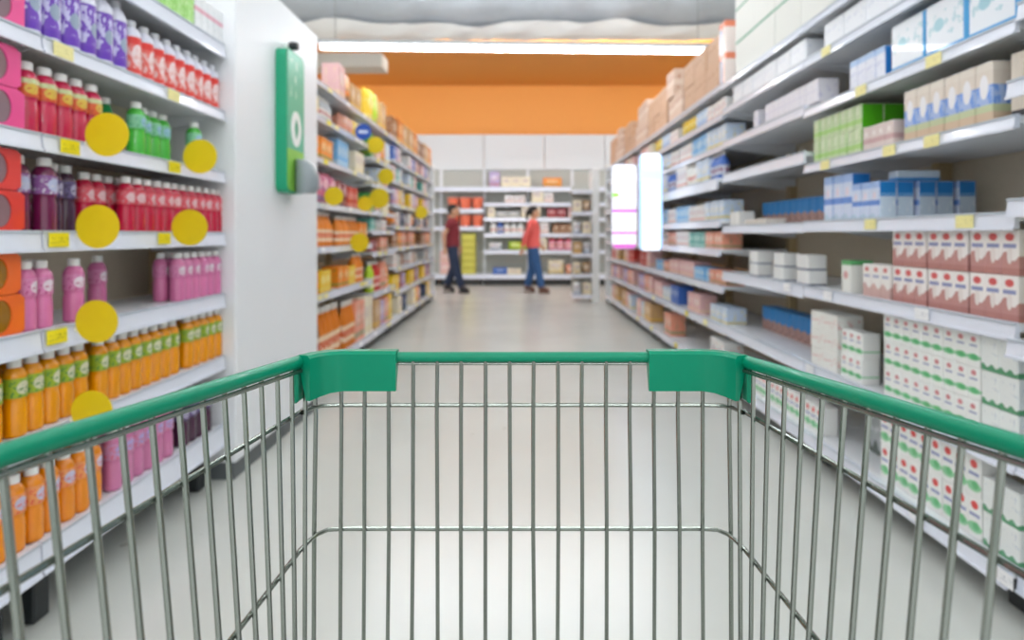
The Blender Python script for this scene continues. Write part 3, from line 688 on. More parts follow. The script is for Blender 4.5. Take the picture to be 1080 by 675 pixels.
# nearest rack at the picture edge
Kyb = carton('cereal_box', .09, .07, .145, pmat('print_yellow_blue', 'f2e04a', [('wave', .35, .1, 1, '39a6dc'), ('ell', .5, .7, .3, .15, 'e8f0d8')]))
run(Kyb, .09, 1.2, 1.725, .81, .145, ['yellow and blue box at the right picture edge, lower tier', 'yellow and blue box at the right picture edge, upper tier'], 'box', ['yellow-blue low', 'yellow-blue high'], 2, -.02)
Kdb = carton('cereal_box', .09, .07, .2, pmat('print_cyan', '2f9fd4', [('ell', .5, .6, .3, .2, 'e0eef2'), ('band', -.1, .2, 'd8e0e4')]))
run(Kdb, .09, 1.2, 1.725, 1.2, .2, 'sky blue box at the right picture edge', 'box', 'sky blue boxes', 1, -.03)
run(Kdb, .09, 1.2, 1.725, .48, .2, 'sky blue box at the right picture edge below the yellow boxes', 'box', 'sky blue boxes low', 1, 0)
run(Kgw, wgw, 1.0, 1.72, .155, .104, 'green-white milk pack on the bottom shelf at the picture edge', 'milk pack', 'edge milk packs', 1)
Kwh = carton('cereal_box', .1, .07, .17, pmat('print_white_green', 'e4e8e2', [('band', .1, .3, '4a8a4a'), ('ell', .5, .6, .3, .15, '2f6fb0')]))
run(Kwh, .1, 1.2, 1.725, 1.53, .17, 'white box with green and blue print at the upper right picture edge', 'box', 'white-green boxes', 1, -.02)
# ------------------------------------------------------------ far racks filled with mixed goods
COLS = {'orange': 'f08a1e', 'yellow': 'efc41c', 'red': 'c8322a', 'amber': 'd9780c', 'cream': 'ebe0c8', 'white': 'e8e8e6', 'green': '3f9a4c', 'blue': '3a66b8',
        'pink': 'd8708f', 'maroon': '8a2c38', 'teal': '4fa69a', 'brown': '8a5a34', 'tan': 'c8a072', 'lilac': 'b3a4d0', 'sky blue': '6fb0e0', 'lime': 'b4d42a', 'salmon': 'e89a80', 'grey': 'a9adb0', 'navy': '2c3a66', 'rose': 'e2b4b4', 'pale blue': 'c6d6ea'}
FK = {}
def fkind(kind, col, w, d, h, parts):
    key = (kind, col, round(w, 3), round(h, 3), parts)
    if key in FK: return FK[key]
    c = COLS[col]
    def mixh(p, q, f): return tuple(int(p[i:i+2], 16)/255*(1-f)+int(q[i:i+2], 16)/255*f for i in (0, 2, 4))
    lt = mixh(c, 'f4f0ea' if col not in ('white', 'cream') else 'b9a8b0', .5)
    q = rnd.choice(['e8d8a0', 'f4f0ea', 'd05a3a', '4a70b0', 'f0c030', '5a9a6a']); m2 = mixh(c, q, .45)
    pm = pmat('pack_%s_%s' % (kind, col), c, [('ell', .5, .6, .36, .2, lt), ('band', .1, .24, m2), ('specks', .3, .9, 6, .6, m2)])
    if kind in ('bottle', 'jar'): pm = pmat('lab_%s_%s' % (kind, col), mixh(c, 'f0e6da', .7), [('band', .3, .7, mixh(c, 'd03a2a', .5)), ('specks', 0, 1, 6, .58, mixh(c, 'ffffff', .85))])
    plain = mat('goods_'+col, c, .35, var=.08)
    if kind == 'box':
        b = MB().box(-w/2, w/2, 0, d, 0, h, .003)
        if parts:
            root = empty('goods_box'); b.build('carton_body', pm, root)
            MB().box(-w*.4, w*.4, d*.4, d*.6, h, h+.002).build('flap', plain, root)
        else: root = b.build('goods_box', pm)
    elif kind == 'bag':
        nu, nv = 7, 9; vs = []; fs = []
        for s in (-1, 1):
            for j in range(nv):
                for i in range(nu):
                    u, v = i/(nu-1)*2-1, j/(nv-1)*2-1
                    t = max(0, (1-u**4)*(1-v**4))**.6
                    vs.append((u*w/2*(.96+.04*math.cos(v*9)), d/2+s*(d/2*t+.0012), (v+1)/2*h))
        N1 = nu*nv
        for s in range(2):
            for j in range(nv-1):
                for i in range(nu-1):
                    q = [s*N1+j*nu+i, s*N1+j*nu+i+1, s*N1+(j+1)*nu+i+1, s*N1+(j+1)*nu+i]
                    fs.append(q if s == 0 else q[::-1])
        b = MB().add(vs, fs)
        if parts:
            root = empty('goods_bag'); b.build('pouch', pm, root, smooth=True)
            MB().box(-w*.48, w*.48, d/2-.002, d/2+.002, h-.015, h+.006).build('seal_strip', plain, root)
        else: root = b.build('goods_bag', pm, smooth=True)
    elif kind in ('bottle', 'jar', 'can'):
        r = w/2
        if kind == 'bottle': pr = [(.85*r, 0), (r, .03*h), (r, .58*h), (.8*r, .7*h), (.42*r, .82*h), (.4*r, .9*h)]; cp = [(.46*r, .89*h), (.46*r, h)]; lb = (.15, .5)
        elif kind == 'jar': pr = [(.9*r, 0), (r, .05*h), (r, .76*h), (.8*r, .86*h)]; cp = [(.86*r, .85*h), (.86*r, h)]; lb = (.2, .66)
        else: pr = [(.94*r, 0), (r, .03*h), (r, .95*h), (.94*r, .98*h)]; cp = [(.9*r, .975*h), (.9*r, h)]; lb = (.08, .92)
        body = MB().lathe(pr, 12, 0, r); lab = MB().lathe([(r*1.01, lb[0]*h), (r*1.01, lb[1]*h)], 12, 0, r); cap = MB().lathe(cp, 10, 0, r)
        root = empty('goods_'+kind); body.build(kind+'_body', plain, root, smooth=True)
        cap.build('cap', mat('cap_'+kind, {'bottle': 'd9d4cc', 'jar': 'c23a2c', 'can': 'b9bcc0'}[kind], .35), root, smooth=True)
        if parts: lab.build('label', pm, root, smooth=True)
    FK[key] = Kind(root); return FK[key]
ORD = ['bottom', 'second', 'third', 'fourth', 'fifth', 'sixth', 'seventh', 'eighth', 'ninth']
def fill(side, Xf, y0, y1, z, hmax, choices, where, parts, dens=.93, deep=.14, wide=1.0, shuf=True):
    """one row of goods along a rack; choices: (kind, colour, width, height)"""
    pool = list(choices)
    if shuf: rnd.shuffle(pool)
    y = y0+.01; i = 0
    rz = PI/2 if side < 0 else -PI/2
    per = max(1, len(pool)); target = (y1-y0)/per
    for kind, col, w, h in pool:
        h = min(h, hmax); w = round(w*wide, 3)
        n = max(1, int(target/(w+.004)))
        if rnd.random() > dens: y += n*(w+.004)*.7; continue
        kd = fkind(kind, col, w, min(deep, w*1.3 if kind in ('bottle', 'jar', 'can') else deep), h, parts)
        cnt = min(n, int((y1-y)/(w+.004)))
        lab = '%s %s on the %s' % (col, {'box': 'box', 'bag': 'bag', 'bottle': 'bottle', 'jar': 'jar', 'can': 'can'}[kind], where)
        for k in range(n):
            if y+w > y1: break
            kd.put((Xf+side*rnd.uniform(0, .012), y+w/2, z-.0035), rz, (NTH[k]+' ' if cnt > 1 else '')+lab, kind, lab.split(' on the ')[0]+'s, '+where)
            y += w+.004
# left aisle racks past the panel
XG = -1.42
YG = [3.88+1.055*i for i in range(7)]
SG1 = [(.175, -.05, .05), (.67, 0, .05), (1.01, 0, .045), (1.33, 0, .045), (1.65, 0, .035), (1.95, 0, .04), (2.2, 0, .035)]
SG2 = [(.175, -.05, .05), (.53, -.01, .05), (.93, -.01, .05), (1.14, 0, .04), (1.33, 0, .04), (1.60, 0, .035), (1.86, 0, .035), (2.2, 0, .035)]
SG3 = [(.175, -.05, .05), (.45, -.01, .05), (.72, -.01, .05), (.95, 0, .04), (1.2, 0, .04), (1.45, 0, .04), (1.72, 0, .035), (1.96, 0, .035), (2.2, 0, .035)]
GN = ['rack just past the white panel', 'second rack past the white panel', 'third rack past the white panel', 'fourth rack past the white panel', 'fifth rack past the white panel', 'last left rack before the cross aisle']
P0 = [[('bottle', 'brown', .075, .4), ('bottle', 'amber', .075, .4)],
      [('jar', 'maroon', .09, .24), ('box', 'orange', .15, .16), ('box', 'yellow', .14, .16)],
      [('bottle', 'amber', .09, .26), ('bottle', 'orange', .09, .26)],
      [('box', 'white', .1, .2), ('bag', 'pink', .16, .24)],
      [('box', 'yellow', .14, .2), ('box', 'orange', .16, .17)],
      [('bag', 'orange', .16, .18), ('bag', 'yellow', .14, .18), ('bottle', 'grey', .07, .17)],
      [('box', 'cream', .2, .3), ('box', 'orange', .2, .26), ('bag', 'amber', .18, .32)]]
P1 = [[('bottle', 'amber', .075, .38), ('box', 'salmon', .1, .34), ('box', 'cream', .1, .34)],
      [('box', 'orange', .14, .17), ('box', 'yellow', .12, .16), ('bottle', 'orange', .09, .26)],
      [('bottle', 'orange', .08, .24), ('bottle', 'amber', .08, .24), ('box', 'orange', .12, .2)],
      [('bag', 'maroon', .14, .22), ('box', 'red', .1, .18), ('box', 'white', .12, .2)],
      [('box', 'sky blue', .1, .22), ('box', 'green', .1, .2), ('box', 'cream', .1, .2)],
      [('bag', 'orange', .14, .18), ('bag', 'salmon', .14, .17), ('bag', 'yellow', .14, .18)],
      [('box', 'rose', .18, .28), ('bag', 'orange', .2, .28), ('box', 'tan', .16, .22)]]
P2 = [[('box', 'salmon', .1, .26), ('box', 'tan', .1, .28), ('box', 'yellow', .09, .28), ('box', 'lilac', .1, .25)],
      [('bottle', 'orange', .09, .3), ('bottle', 'lime', .09, .3), ('box', 'salmon', .1, .28), ('bottle', 'red', .08, .3)],
      [('box', 'blue', .12, .12), ('box', 'maroon', .12, .12), ('box', 'salmon', .1, .14)],
      [('box', 'teal', .12, .12), ('box', 'white', .12, .12), ('box', 'grey', .12, .11)],
      [('bag', 'teal', .14, .2), ('box', 'white', .12, .2), ('box', 'green', .1, .18), ('box', 'cream', .12, .18)],
      [('box', 'white', .12, .2), ('box', 'pale blue', .12, .18), ('bag', 'red', .12, .2), ('box', 'rose', .1, .2)],
      [('box', 'green', .12, .24), ('box', 'white', .1, .26), ('box', 'orange', .1, .24), ('box', 'pale blue', .1, .24), ('box', 'rose', .1, .24)],
      [('box', 'tan', .2, .3), ('bag', 'lime', .18, .36), ('box', 'red', .1, .26), ('bag', 'yellow', .18, .34)]]
P3 = [[('box', 'salmon', .12, .2), ('box', 'navy', .12, .18), ('box', 'cream', .12, .2), ('box', 'yellow', .1, .2)],
      [('box', 'lilac', .12, .18), ('box', 'yellow', .1, .18), ('box', 'maroon', .12, .18)],
      [('box', 'white', .14, .15), ('box', 'grey', .12, .14), ('box', 'brown', .12, .14)],
      [('box', 'orange', .12, .18), ('box', 'brown', .1, .17), ('box', 'salmon', .1, .18)],
      [('bag', 'orange', .14, .18), ('box', 'navy', .1, .18), ('box', 'white', .12, .17)],
      [('box', 'rose', .12, .19), ('box', 'lilac', .12, .19), ('box', 'white', .12, .2), ('box', 'yellow', .1, .18)],
      [('box', 'pale blue', .12, .18), ('box', 'rose', .12, .18), ('box', 'teal', .12, .16)],
      [('box', 'blue', .12, .17), ('box', 'lilac', .1, .18), ('box', 'rose', .12, .17), ('box', 'white', .1, .18)],
      [('box', 'tan', .22, .3), ('box', 'brown', .2, .26), ('box', 'amber', .2, .3)]]
for i in range(6):
    sh = SG1 if i < 2 else (SG2 if i == 2 else SG3); pal = [P0, P1, P2, P3, P3, P3][i]
    rk, tg = rack('grocery_rack', 'white %s loaded with groceries' % GN[i].replace('rack', 'grocery rack') if i < 5 else 'last white grocery rack on the left with a plain end post', 1.05, sh, 2.25, (XG, YG[i], 0), PI/2, D=.45, end_panels=(False, i == 5))
    for si, s in enumerate(sh):
        nxt = sh[si+1][0] if si+1 < len(sh) else s[0]+.6
        fill(-1, XG-.02-s[1] if s[1] < 0 else XG-.02, YG[i], YG[i]+1.05, s[0], nxt-s[0]-.05, pal[si], '%s shelf, %s' % (ORD[si], GN[i]), i < 3, wide=1.0 if i < 3 else 1.6, shuf=i > 1)
        for k in range(2):
            price_tag(tg[si], rnd.uniform(.1, .95), s[0], s[1], rnd.choice([tagY, tagW, tagP]), .09, .035)
for x, y, r, lb in ((352, 207, 10, 'first small yellow disc past the white panel'), (385, 215, 8, 'small yellow disc partly before its larger neighbour'), (400, 209, 10.5, 'larger yellow disc overlapping a smaller one'),
                    (407, 186, 8.5, 'yellow disc above the overlapping pair'), (396, 153, 9, 'topmost yellow disc, right of the blue disc'), (379, 256, 10, 'yellow disc in front of the orange bottles past the panel'), (444, 224, 7, 'farthest yellow disc near the end post')):
    wobbler(x, y, r, -1.35, XG, lb, disc_y, group='small yellow discs')
wobbler(383, 139, 8.5, -1.35, XG, 'round blue disc with white mark on the upper shelf rail', pmat('disc_blue', '2456b8', [('rect', .2, .8, .4, .6, 'cfdcf2')]), group='blue disc')

# right far racks
PA = [[('box', 'white', .14, .2), ('box', 'salmon', .12, .2), ('box', 'tan', .2, .18)],
      [('box', 'pale blue', .11, .12), ('box', 'blue', .09, .16), ('box', 'rose', .11, .15)],
      [('box', 'salmon', .12, .10), ('box', 'sky blue', .1, .10), ('box', 'rose', .1, .13)],
      [('box', 'white', .1, .13), ('box', 'salmon', .1, .12), ('box', 'teal', .1, .12)],
      [('box', 'white', .1, .13), ('box', 'pale blue', .1, .14), ('box', 'sky blue', .1, .14)],
      [('box', 'white', .1, .18), ('bottle', 'blue', .08, .19), ('box', 'pale blue', .1, .17), ('bottle', 'white', .09, .19)],
      [('box', 'sky blue', .1, .15), ('box', 'pale blue', .1, .15), ('box', 'white', .12, .14)],
      [('can', 'pale blue', .11, .13), ('can', 'yellow', .1, .13), ('box', 'white', .1, .12)],
      []]
PB = [[('box', 'rose', .14, .2), ('box', 'tan', .2, .2), ('box', 'pale blue', .12, .18)],
      [('box', 'rose', .12, .18), ('box', 'salmon', .12, .18), ('box', 'lilac', .1, .17)],
      [('box', 'red', .1, .16), ('box', 'rose', .12, .17), ('box', 'tan', .12, .16)],
      [('box', 'rose', .12, .14), ('box', 'cream', .12, .13), ('box', 'lilac', .12, .14)],
      [('box', 'salmon', .12, .2), ('box', 'rose', .12, .2), ('box', 'white', .12, .2)],
      [('box', 'pink', .12, .15), ('box', 'lilac', .12, .15), ('box', 'rose', .12, .15)],
      [('box', 'lilac', .12, .15), ('box', 'white', .12, .14), ('box', 'rose', .12, .15)],
      [('box', 'salmon', .12, .14), ('box', 'rose', .12, .14), ('box', 'cream', .12, .14)],
      [('box', 'tan', .24, .3), ('box', 'brown', .22, .26), ('box', 'rose', .22, .3)]]
RN = {3: 'rack beside the blue lit sign', 4: 'first rack behind the lit signs', 5: 'second rack behind the lit signs', 6: 'third rack behind the lit signs', 7: 'last right rack before the cross aisle'}
for i in range(3, 8):
    for si, s in enumerate(SH_A[:-1]):
        if si == 0 and i in (3, 4): dens = .35
        else: dens = .95
        nxt = SH_A[si+1][0] if si+1 < len(SH_A) else s[0]+.6
        fill(1, XR+.02+min(0, s[1]), YBAY[i], YBAY[i+1], s[0], nxt-s[0]-.045, (PA if i < 5 else PB)[si], '%s shelf, %s' % (ORD[si], RN[i]), i < 5, dens, wide=1.0 if i < 5 else 1.6)
# stacked brown cases on top of the far right racks
Kt = carton('shipping_case', .3, .35, .2, pmat('case_tan', 'cfa98c', [('specks', .2, .8, 4, .62, 'b98a68'), ('u', -.1, .02, 'b08a68')], .7), [('tape', MB().box(-.15, .15, .15, .19, .2, .2006), mat('tape_tan', 'cbb892', .35))])
Kt2 = carton('shipping_case', .27, .35, .24, pmat('case_pinkish', 'd9bda9', [('specks', .2, .8, 4, .6, 'c49a86'), ('band', .4, .6, 'e2cdbd')], .7), [('tape', MB().box(-.13, .13, .15, .19, .24, .2406), mat('tape_tan', 'cbb892', .35))])
yy = 4.40; k = 0
while yy < 9.45:
    kd, wd, hh = ((Kt, .3, .2), (Kt2, .27, .24))[(k*7 % 5) % 2]
    for t in range(1 if k in (3, 10, 13) else 2):
        kd.put((XR+.02+rnd.uniform(0, .03), yy+wd/2, 2.14-.0035+t*(hh+.0008)), -PI/2, '%s %s cardboard case past the white ones on the right racks, %s layer' % (NTH[k], 'tan' if kd is Kt else 'pinkish', ['lower', 'upper'][t]), 'shipping case', 'cardboard cases on the far right racks')
    yy += wd+.012+rnd.uniform(0, .02); k += 1

# lit signs standing out from the right racks
def sign(name, x0, x1, y0, y1, xr, label, lay, st):
    mn = name; name = 'lit_sign'
    Y = xr*F/(x1-547); xl = (x0-547)*Y/F; zt = CAMZ+(247-y0)*Y/F; zb_ = CAMZ+(247-y1)*Y/F
    root = empty(name, ((xl+xr)/2, Y, zb_)); hw = (xr-xl)/2; h = zt-zb_
    prof = []
    R = .05
    for cx, cz, a0 in ((hw-R, R, -90), (hw-R, h-R, 0), (-hw+R, h-R, 90), (-hw+R, R, 180)):
        for k in range(5):
            a = math.radians(a0+k*22.5); prof.append((cx+R*math.cos(a), cz+R*math.sin(a)))
    MB().prism(prof, 'y', 0, .05).build('light_box', mat('sign_case', 'dfe6f2', .4), root)
    m = pmat('sign_'+mn, 'f8f8ff', lay); nt = m.node_tree; b = nt.nodes['Principled BSDF']
    src = b.inputs['Base Color'].links[0].from_socket
    nt.links.new(src, b.inputs['Emission Color']); b.inputs['Emission Strength'].default_value = st
    MB().prism([(a*.93, h/2+(c-h/2)*.975) for a, c in prof], 'y', -.004, 0).build('lit_face', m, root)
    for z in (.15*h, .85*h):
        MB().box(hw-.01, XR-root.location.x-.02, .02, .03, z-.01, z+.01).build('mounting_arm', mat('steel_hanger', '9a9c9e', .4, metal=.6), root)
    tag(root, label, 'sign', 'lit signs on the right racks')
sign('lit_sign', 645, 672, 173, 263, 1.325, 'farther white lit sign with pink and green bands', [('band', .0, .05, 'e070d0'), ('band', .17, .2, 'e070d0'), ('band', .43, .47, 'c86ad8'), ('ell', .1, .64, .2, .03, 'a0e060'), ('band', .5, .52, 'd8d0f0')], .62)
sign('lit_panel', 674, 699, 161, 265, 1.325, 'nearer glowing white lit sign with pale blue edges', [('u', -.1, .12, 'a8d0ff'), ('u', .88, 1.1, 'a8d0ff'), ('band', .72, .84, 'bcd8ff')], 1.0)

# end display at the far right rack end
def end_display():
    root = empty('end_display', (1.08, 10.05, 0))
    MB().box(.10, .21, -.2, .3, 0, 2.15, .004).build('side_panel', white, root)
    MB().box(-.2, .12, .24, .27, .1, 1.9).build('back_panel', backg, root)
    for z in (.12, .45, .78, 1.1, 1.45, 1.8):
        s = MB().box(-.22, .10, -.15, .24, z-.03, z).build('shelf', shelfwhite, root)
        MB().box(-.22, .10, -.165, -.15, z-.05, z+.015).build('price_rail', railm, s)
    tag(root, 'narrow white end display with small shelves at the far end of the right racks', 'display')
    for k, z in enumerate((.12, .45, .78, 1.1, 1.45)):
        for j in range(2):
            kd = fkind(rnd.choice(['bag', 'box']), ['white', 'cream', 'tan'][(k+j) % 3], .13, .14, .2, False)
            kd.put((1.08-.13+j*.15, 9.93, z+.0005), 0, ['%s pack on the %s shelf of the narrow end display, %s one' % (['white', 'cream', 'tan'][(k+j) % 3], ORD[k], 'left' if j == 0 else 'right')][0], 'pack', 'packs on the end display')
end_display()
# ------------------------------------------------------------ back wall shelving
YW = 13.25                     # front of the back shelves
def wx(x): return (x-547)*YW/F
def wz(y): return CAMZ+(247-y)*YW/F
bk = [(.24, 0, .1), (.76, 0, .08), (1.12, 0, .08), (1.46, 0, .08), (1.78, 0, .08), (2.12, 0, .1)]
bl = [(.24, 0, .1), (1.27, 0, .09), (1.65, 0, .09), (2.12, 0, .1)]
xs = [wx(398), wx(463), wx(510), wx(557), wx(605), wx(655)]
BN = ['far left back shelf', 'left back shelf', 'middle back shelf', 'right-middle back shelf', 'right back shelf']
for i in range(5):
    rack('back_shelf_rack', ['grey-backed wall shelving partly hidden left of the left end post', 'grey-backed wall shelving with orange tubs behind the walker in maroon', 'grey-backed wall shelving between the two walkers', 'grey-backed wall shelving behind the walker in coral', 'grey-backed wall shelving behind the end display'][i],
         xs[i+1]-xs[i], bl if i < 2 else bk, 2.52, (xs[i], YW, 0), 0, D=.4, back=backg, post=shelfwhite, kick_y=.03)
def bput(kind, col, w, h, x, z, label, n=1, d=.2, step=None, tiers=1):
    kd = fkind(kind, col, w, d, h, True)
    for t in range(tiers):
        for k in range(n):
            kd.put((wx(x)+w/2+k*(step or w+.01), YW+.03, z-.0035+t*(h+.001)), 0, (NTH[k]+' ' if n > 1 else '')+label+(', lower' if t == 0 else ', upper')*(tiers > 1), kind, label)
def tub(col, name):
    root = empty('plastic_tub')
    MB().lathe([(.095, 0), (.12, .2), (.13, .205), (.13, .22), (.115, .22)], 16, 0, .13).build('tub_body', mat('tub_'+name, col, .35, var=.06), root, smooth=True)
    MB().lathe([(.127, .22), (.127, .24), (.105, .25)], 16, 0, .13).build('lid', mat('tub_lid_'+name, 'e88a70', .35), root, smooth=True)
    return Kind(root)
Kt1 = tub('ea7656', 'coral')
for j, z in enumerate((1.65, 1.27)):
    for k in range(3): Kt1.put((wx(471)+.13+k*.265, YW+.02, z-.0035), 0, '%s round coral tub on the %s shelf behind the walker in maroon' % (NTH[k], 'upper' if j == 0 else 'lower'), 'tub', 'coral tubs')
def crate():
    root = empty('stacking_basket')
    b = MB(); b.box(-.15, .15, 0, .3, 0, .02, .004); b.box(-.15, -.13, 0, .3, 0, .145, .004); b.box(.13, .15, 0, .3, 0, .145, .004); b.box(-.15, .15, 0, .02, 0, .145, .004); b.box(-.15, .15, .28, .3, 0, .145, .004)
    b.build('basket_body', mat('basket_yellow', 'd6d060', .4, var=.05), root)
    MB().box(-.16, .16, -.012, 0, .125, .145, .003).build('rim', mat('basket_yellow_rim', 'b9b23c', .4), root)
    return Kind(root)
Kcr = crate()
for k in range(6): Kcr.put((wx(494), YW+.03, .24-.0035+k*.146), 0, 'yellow plastic basket, %s of its stack beside the walker in maroon' % ['lowest', 'second', 'third', 'fourth', 'fifth', 'topmost'][k], 'basket', 'yellow basket stack')
bput('box', 'rose', .2, .25, 464, .24, 'rose box on the floor-level back shelf left of the basket stack', 2, tiers=2)
bput('box', 'lilac', .22, .33, 516, 2.12, 'lilac box standing on the top back shelf')
bput('box', 'cream', .2, .22, 529, 2.12, 'cream box in the row right of the lilac box', 3)
bput('box', 'orange', .4, .2, 573, 2.12, 'wide orange box on the top right back shelf')
bput('box', 'white', .22, .16, 532, 1.78, 'white box in the low row on the back shelf', 2)
bput('box', 'cream', .25, .3, 561, 1.78, 'tall cream box above the walker in coral', 1)
bput('box', 'white', .2, .22, 574, 1.78, 'white box right of the tall cream box', 1)
bput('box', 'cream', .16, .22, 514, 1.46, 'cream box at the left of the middle back shelf', 1)
bput('box', 'grey', .25, .14, 523, 1.46, 'low grey box on the middle back shelf', 2)
bput('box', 'cream', .2, .24, 550, 1.46, 'cream box left of the head of the walker in coral', 2)
bput('box', 'maroon', .2, .2, 577, 1.46, 'maroon box right of the walker in coral', 2)
bput('box', 'rose', .2, .22, 600, 1.46, 'rose box beyond the maroon boxes', 1)
bput('bottle', 'white', .14, .26, 517, 1.12, 'white bottle left of the blue one on the middle back shelf', 1)
bput('bottle', 'blue', .14, .28, 524, 1.12, 'blue bottle on the middle back shelf', 1)
bput('bottle', 'white', .14, .24, 531, 1.12, 'white bottle right of the blue one on the middle back shelf', 3)
bput('box', 'white', .18, .24, 570, 1.12, 'white box right of the shoulder of the walker in coral', 1)
bput('box', 'brown', .14, .2, 583, 1.12, 'brown box on the shelf right of the walker in coral', 3)
bput('bag', 'white', .3, .16, 515, .76, 'white bag lying on the lower middle back shelf', 1)
bput('bag', 'lime', .3, .18, 536, .76, 'lime yellow bag behind the hand of the walker in coral', 2)
bput('box', 'cream', .2, .26, 567, .76, 'cream box just right of the hips of the walker in coral', 1)
bput('jar', 'pink', .17, .25, 578, .76, 'pink jar in the row right of the walker in coral', 4)
bput('box', 'blue', .3, .14, 520, .24, 'flat blue box on the bottom back shelf', 1)
bput('box', 'cream', .3, .12, 535, .24, 'flat cream box on the bottom back shelf', 1)
bput('bag', 'cream', .35, .3, 578, .24, 'cream bag on the bottom back shelf', 1)
bput('bag', 'salmon', .3, .2, 597, .24, 'salmon bag on the bottom right back shelf', 1)

# ------------------------------------------------------------ people
def remeshed(name, b, m, parent, voxel=.009, smooth_it=4):
    me = b.mesh(name); o = bpy.data.objects.new(name, me); COL.objects.link(o)
    r = o.modifiers.new('r', 'REMESH'); r.mode = 'VOXEL'; r.voxel_size = voxel
    s = o.modifiers.new('s', 'SMOOTH'); s.iterations = smooth_it; s.factor = .5
    dg = bpy.context.evaluated_depsgraph_get()
    me2 = bpy.data.meshes.new_from_object(o.evaluated_get(dg)); o.modifiers.clear(); o.data = me2
    me2.materials.clear(); me2.materials.append(m)
    me2.polygons.foreach_set('use_smooth', [True]*len(me2.polygons))
    o.parent = parent; return o
def limb(b, pts, rads, n=12): b.tube(pts, rads, n)
def hand(b, wpt, dirv, side, r=.0085):
    """palm and five curled fingers from the wrist along dirv"""
    d = Vector(dirv).normalized(); fw = Vector((1, 0, 0)); fw = (fw-d*fw.dot(d)).normalized(); lat = d.cross(fw)
    wpt = Vector(wpt)
    b.tube([wpt, wpt+d*.04, wpt+d*.085], [.024, .034, .03], 10)
    base = wpt+d*.08
    for i, (off, ln) in enumerate(((-.024, .058), (-.008, .07), (.008, .074), (.024, .066))):
        p0 = base+fw*off; b.tube([p0, p0+d*ln*.5+lat*side*-.004, p0+d*ln*.85+lat*side*-.018, p0+d*ln*.95+lat*side*-.03], [.0095, .009, .0085, .007], 7)
    t0 = wpt+d*.03+fw*.026; b.tube([t0, t0+d*.03+fw*.022, t0+d*.06+fw*.022], [.011, .01, .008], 7)
skin = mat('skin', 'c89a7c', .5, var=.04); hairm = mat('hair_black', '1c1716', .4, var=.1, scale=60)
def person(X, Y, label, shirt, jeans, shoe, sleeves, legs, arms, scale, hair_long):
    root = empty('person', (X, Y, 0)); root.scale = (scale,)*3
    b = MB()
    b.rings([(0, 0, .84, .09, .14), (0, 0, .92, .115, .165), (.005, 0, 1.04, .095, .135), (.01, 0, 1.16, .105, .15), (.0, 0, 1.28, .105, .17), (-.005, 0, 1.36, .085, .155), (0, 0, 1.40, .055, .09)], 18)
    b.tube([(-.005, 0, 1.36), (.01, 0, 1.42), (.025, 0, 1.48)], [.058, .05, .052], 12)
    b.rings([(.045, 0, 1.425, .03, .03), (.045, 0, 1.45, .062, .05), (.035, 0, 1.49, .082, .064), (.028, 0, 1.535, .093, .072), (.022, 0, 1.58, .095, .074), (.018, 0, 1.62, .082, .064), (.015, 0, 1.645, .05, .04)], 18)
    b.tube([(.12, 0, 1.545), (.133, 0, 1.525), (.142, 0, 1.508), (.118, 0, 1.50)], [.009, .011, .014, .01], 8)      # nose
    b.tube([(.108, -.02, 1.472), (.118, 0, 1.473), (.108, .02, 1.472)], [.007, .009, .007], 7)                      # lips
    for s in (-1, 1): b.tube([(.02, s*.068, 1.50), (.012, s*.08, 1.53), (.018, s*.076, 1.55)], [.012, .018, .012], 8)  # ears
    for s, A in zip((-1, 1), arms):
        sh, el, wr = A
        limb(b, [sh, tuple((Vector(sh)+Vector(el))/2), el, tuple((Vector(el)+Vector(wr))/2), wr], [.055, .045, .038, .035, .024])
        hand(b, wr, Vector(wr)-Vector(el), s)
    for s, Lg in zip((-1, 1), legs):
        hp, kn, an, toe = [Vector(p) for p in Lg]
        limb(b, [hp, (hp+kn)/2, kn, kn*.6+an*.4, an], [.09, .075, .055, .056, .038])
        b.tube([an+Vector((-.03, 0, -.02)), an*.4+toe*.6+Vector((0, 0, .005)), toe], [.036, .034, .024], 10)
    remeshed('body', b, skin, root, .0095)
    # shirt
    b = MB()
    b.rings([(0, 0, .86, .138, .185), (0, 0, .95, .136, .182), (.005, 0, 1.05, .126, .162), (.01, 0, 1.16, .132, .17), (.0, 0, 1.28, .128, .186), (-.005, 0, 1.365, .095, .165), (0, 0, 1.405, .064, .075)], 20)
    for A in arms:
        sh, el, wr = [Vector(p) for p in A]
        if sleeves == 'short': b.tube([sh, sh*.45+el*.55], [.066, .06], 12)
        else: b.tube([sh, (sh+el)/2, el, (el+wr)/2, el*.12+wr*.88], [.066, .056, .05, .046, .036], 12)
    remeshed('shirt', b, mat('shirt_'+shirt, shirt, .8, var=.08, scale=12, bump=.3, bscale=14), root, .011)
    # jeans
    b = MB()
    b.rings([(0, 0, .82, .105, .15), (0, 0, .90, .122, .172), (0, 0, .96, .112, .16)], 18)
    for Lg in legs:
        hp, kn, an, toe = [Vector(p) for p in Lg]
        b.tube([hp, (hp+kn)/2, kn, kn*.5+an*.5, an+Vector((0, 0, .02))], [.108, .095, .078, .075, .066], 12)
    remeshed('jeans', b, mat('jeans_'+jeans, jeans, .85, var=.12, scale=20), root, .011)
    for Lg in legs:
        hp, kn, an, toe = [Vector(p) for p in Lg]
        q = MB(); q.tube([an+Vector((-.05, 0, -.03)), an+Vector((0, 0, -.015)), an*.45+toe*.55+Vector((0, 0, .012)), toe+Vector((.015, 0, 0))], [.04, .05, .045, .03], 12)
        q.box(min(an.x, toe.x)-.06, max(an.x, toe.x)+.03, an.y-.042, an.y+.042, min(toe.z, an.z)-.045, min(toe.z, an.z)-.018, .006) if abs(an.z-toe.z) < .09 else None
        remeshed('shoe', q, mat('shoe_'+shoe, shoe, .5), root, .009, 2)
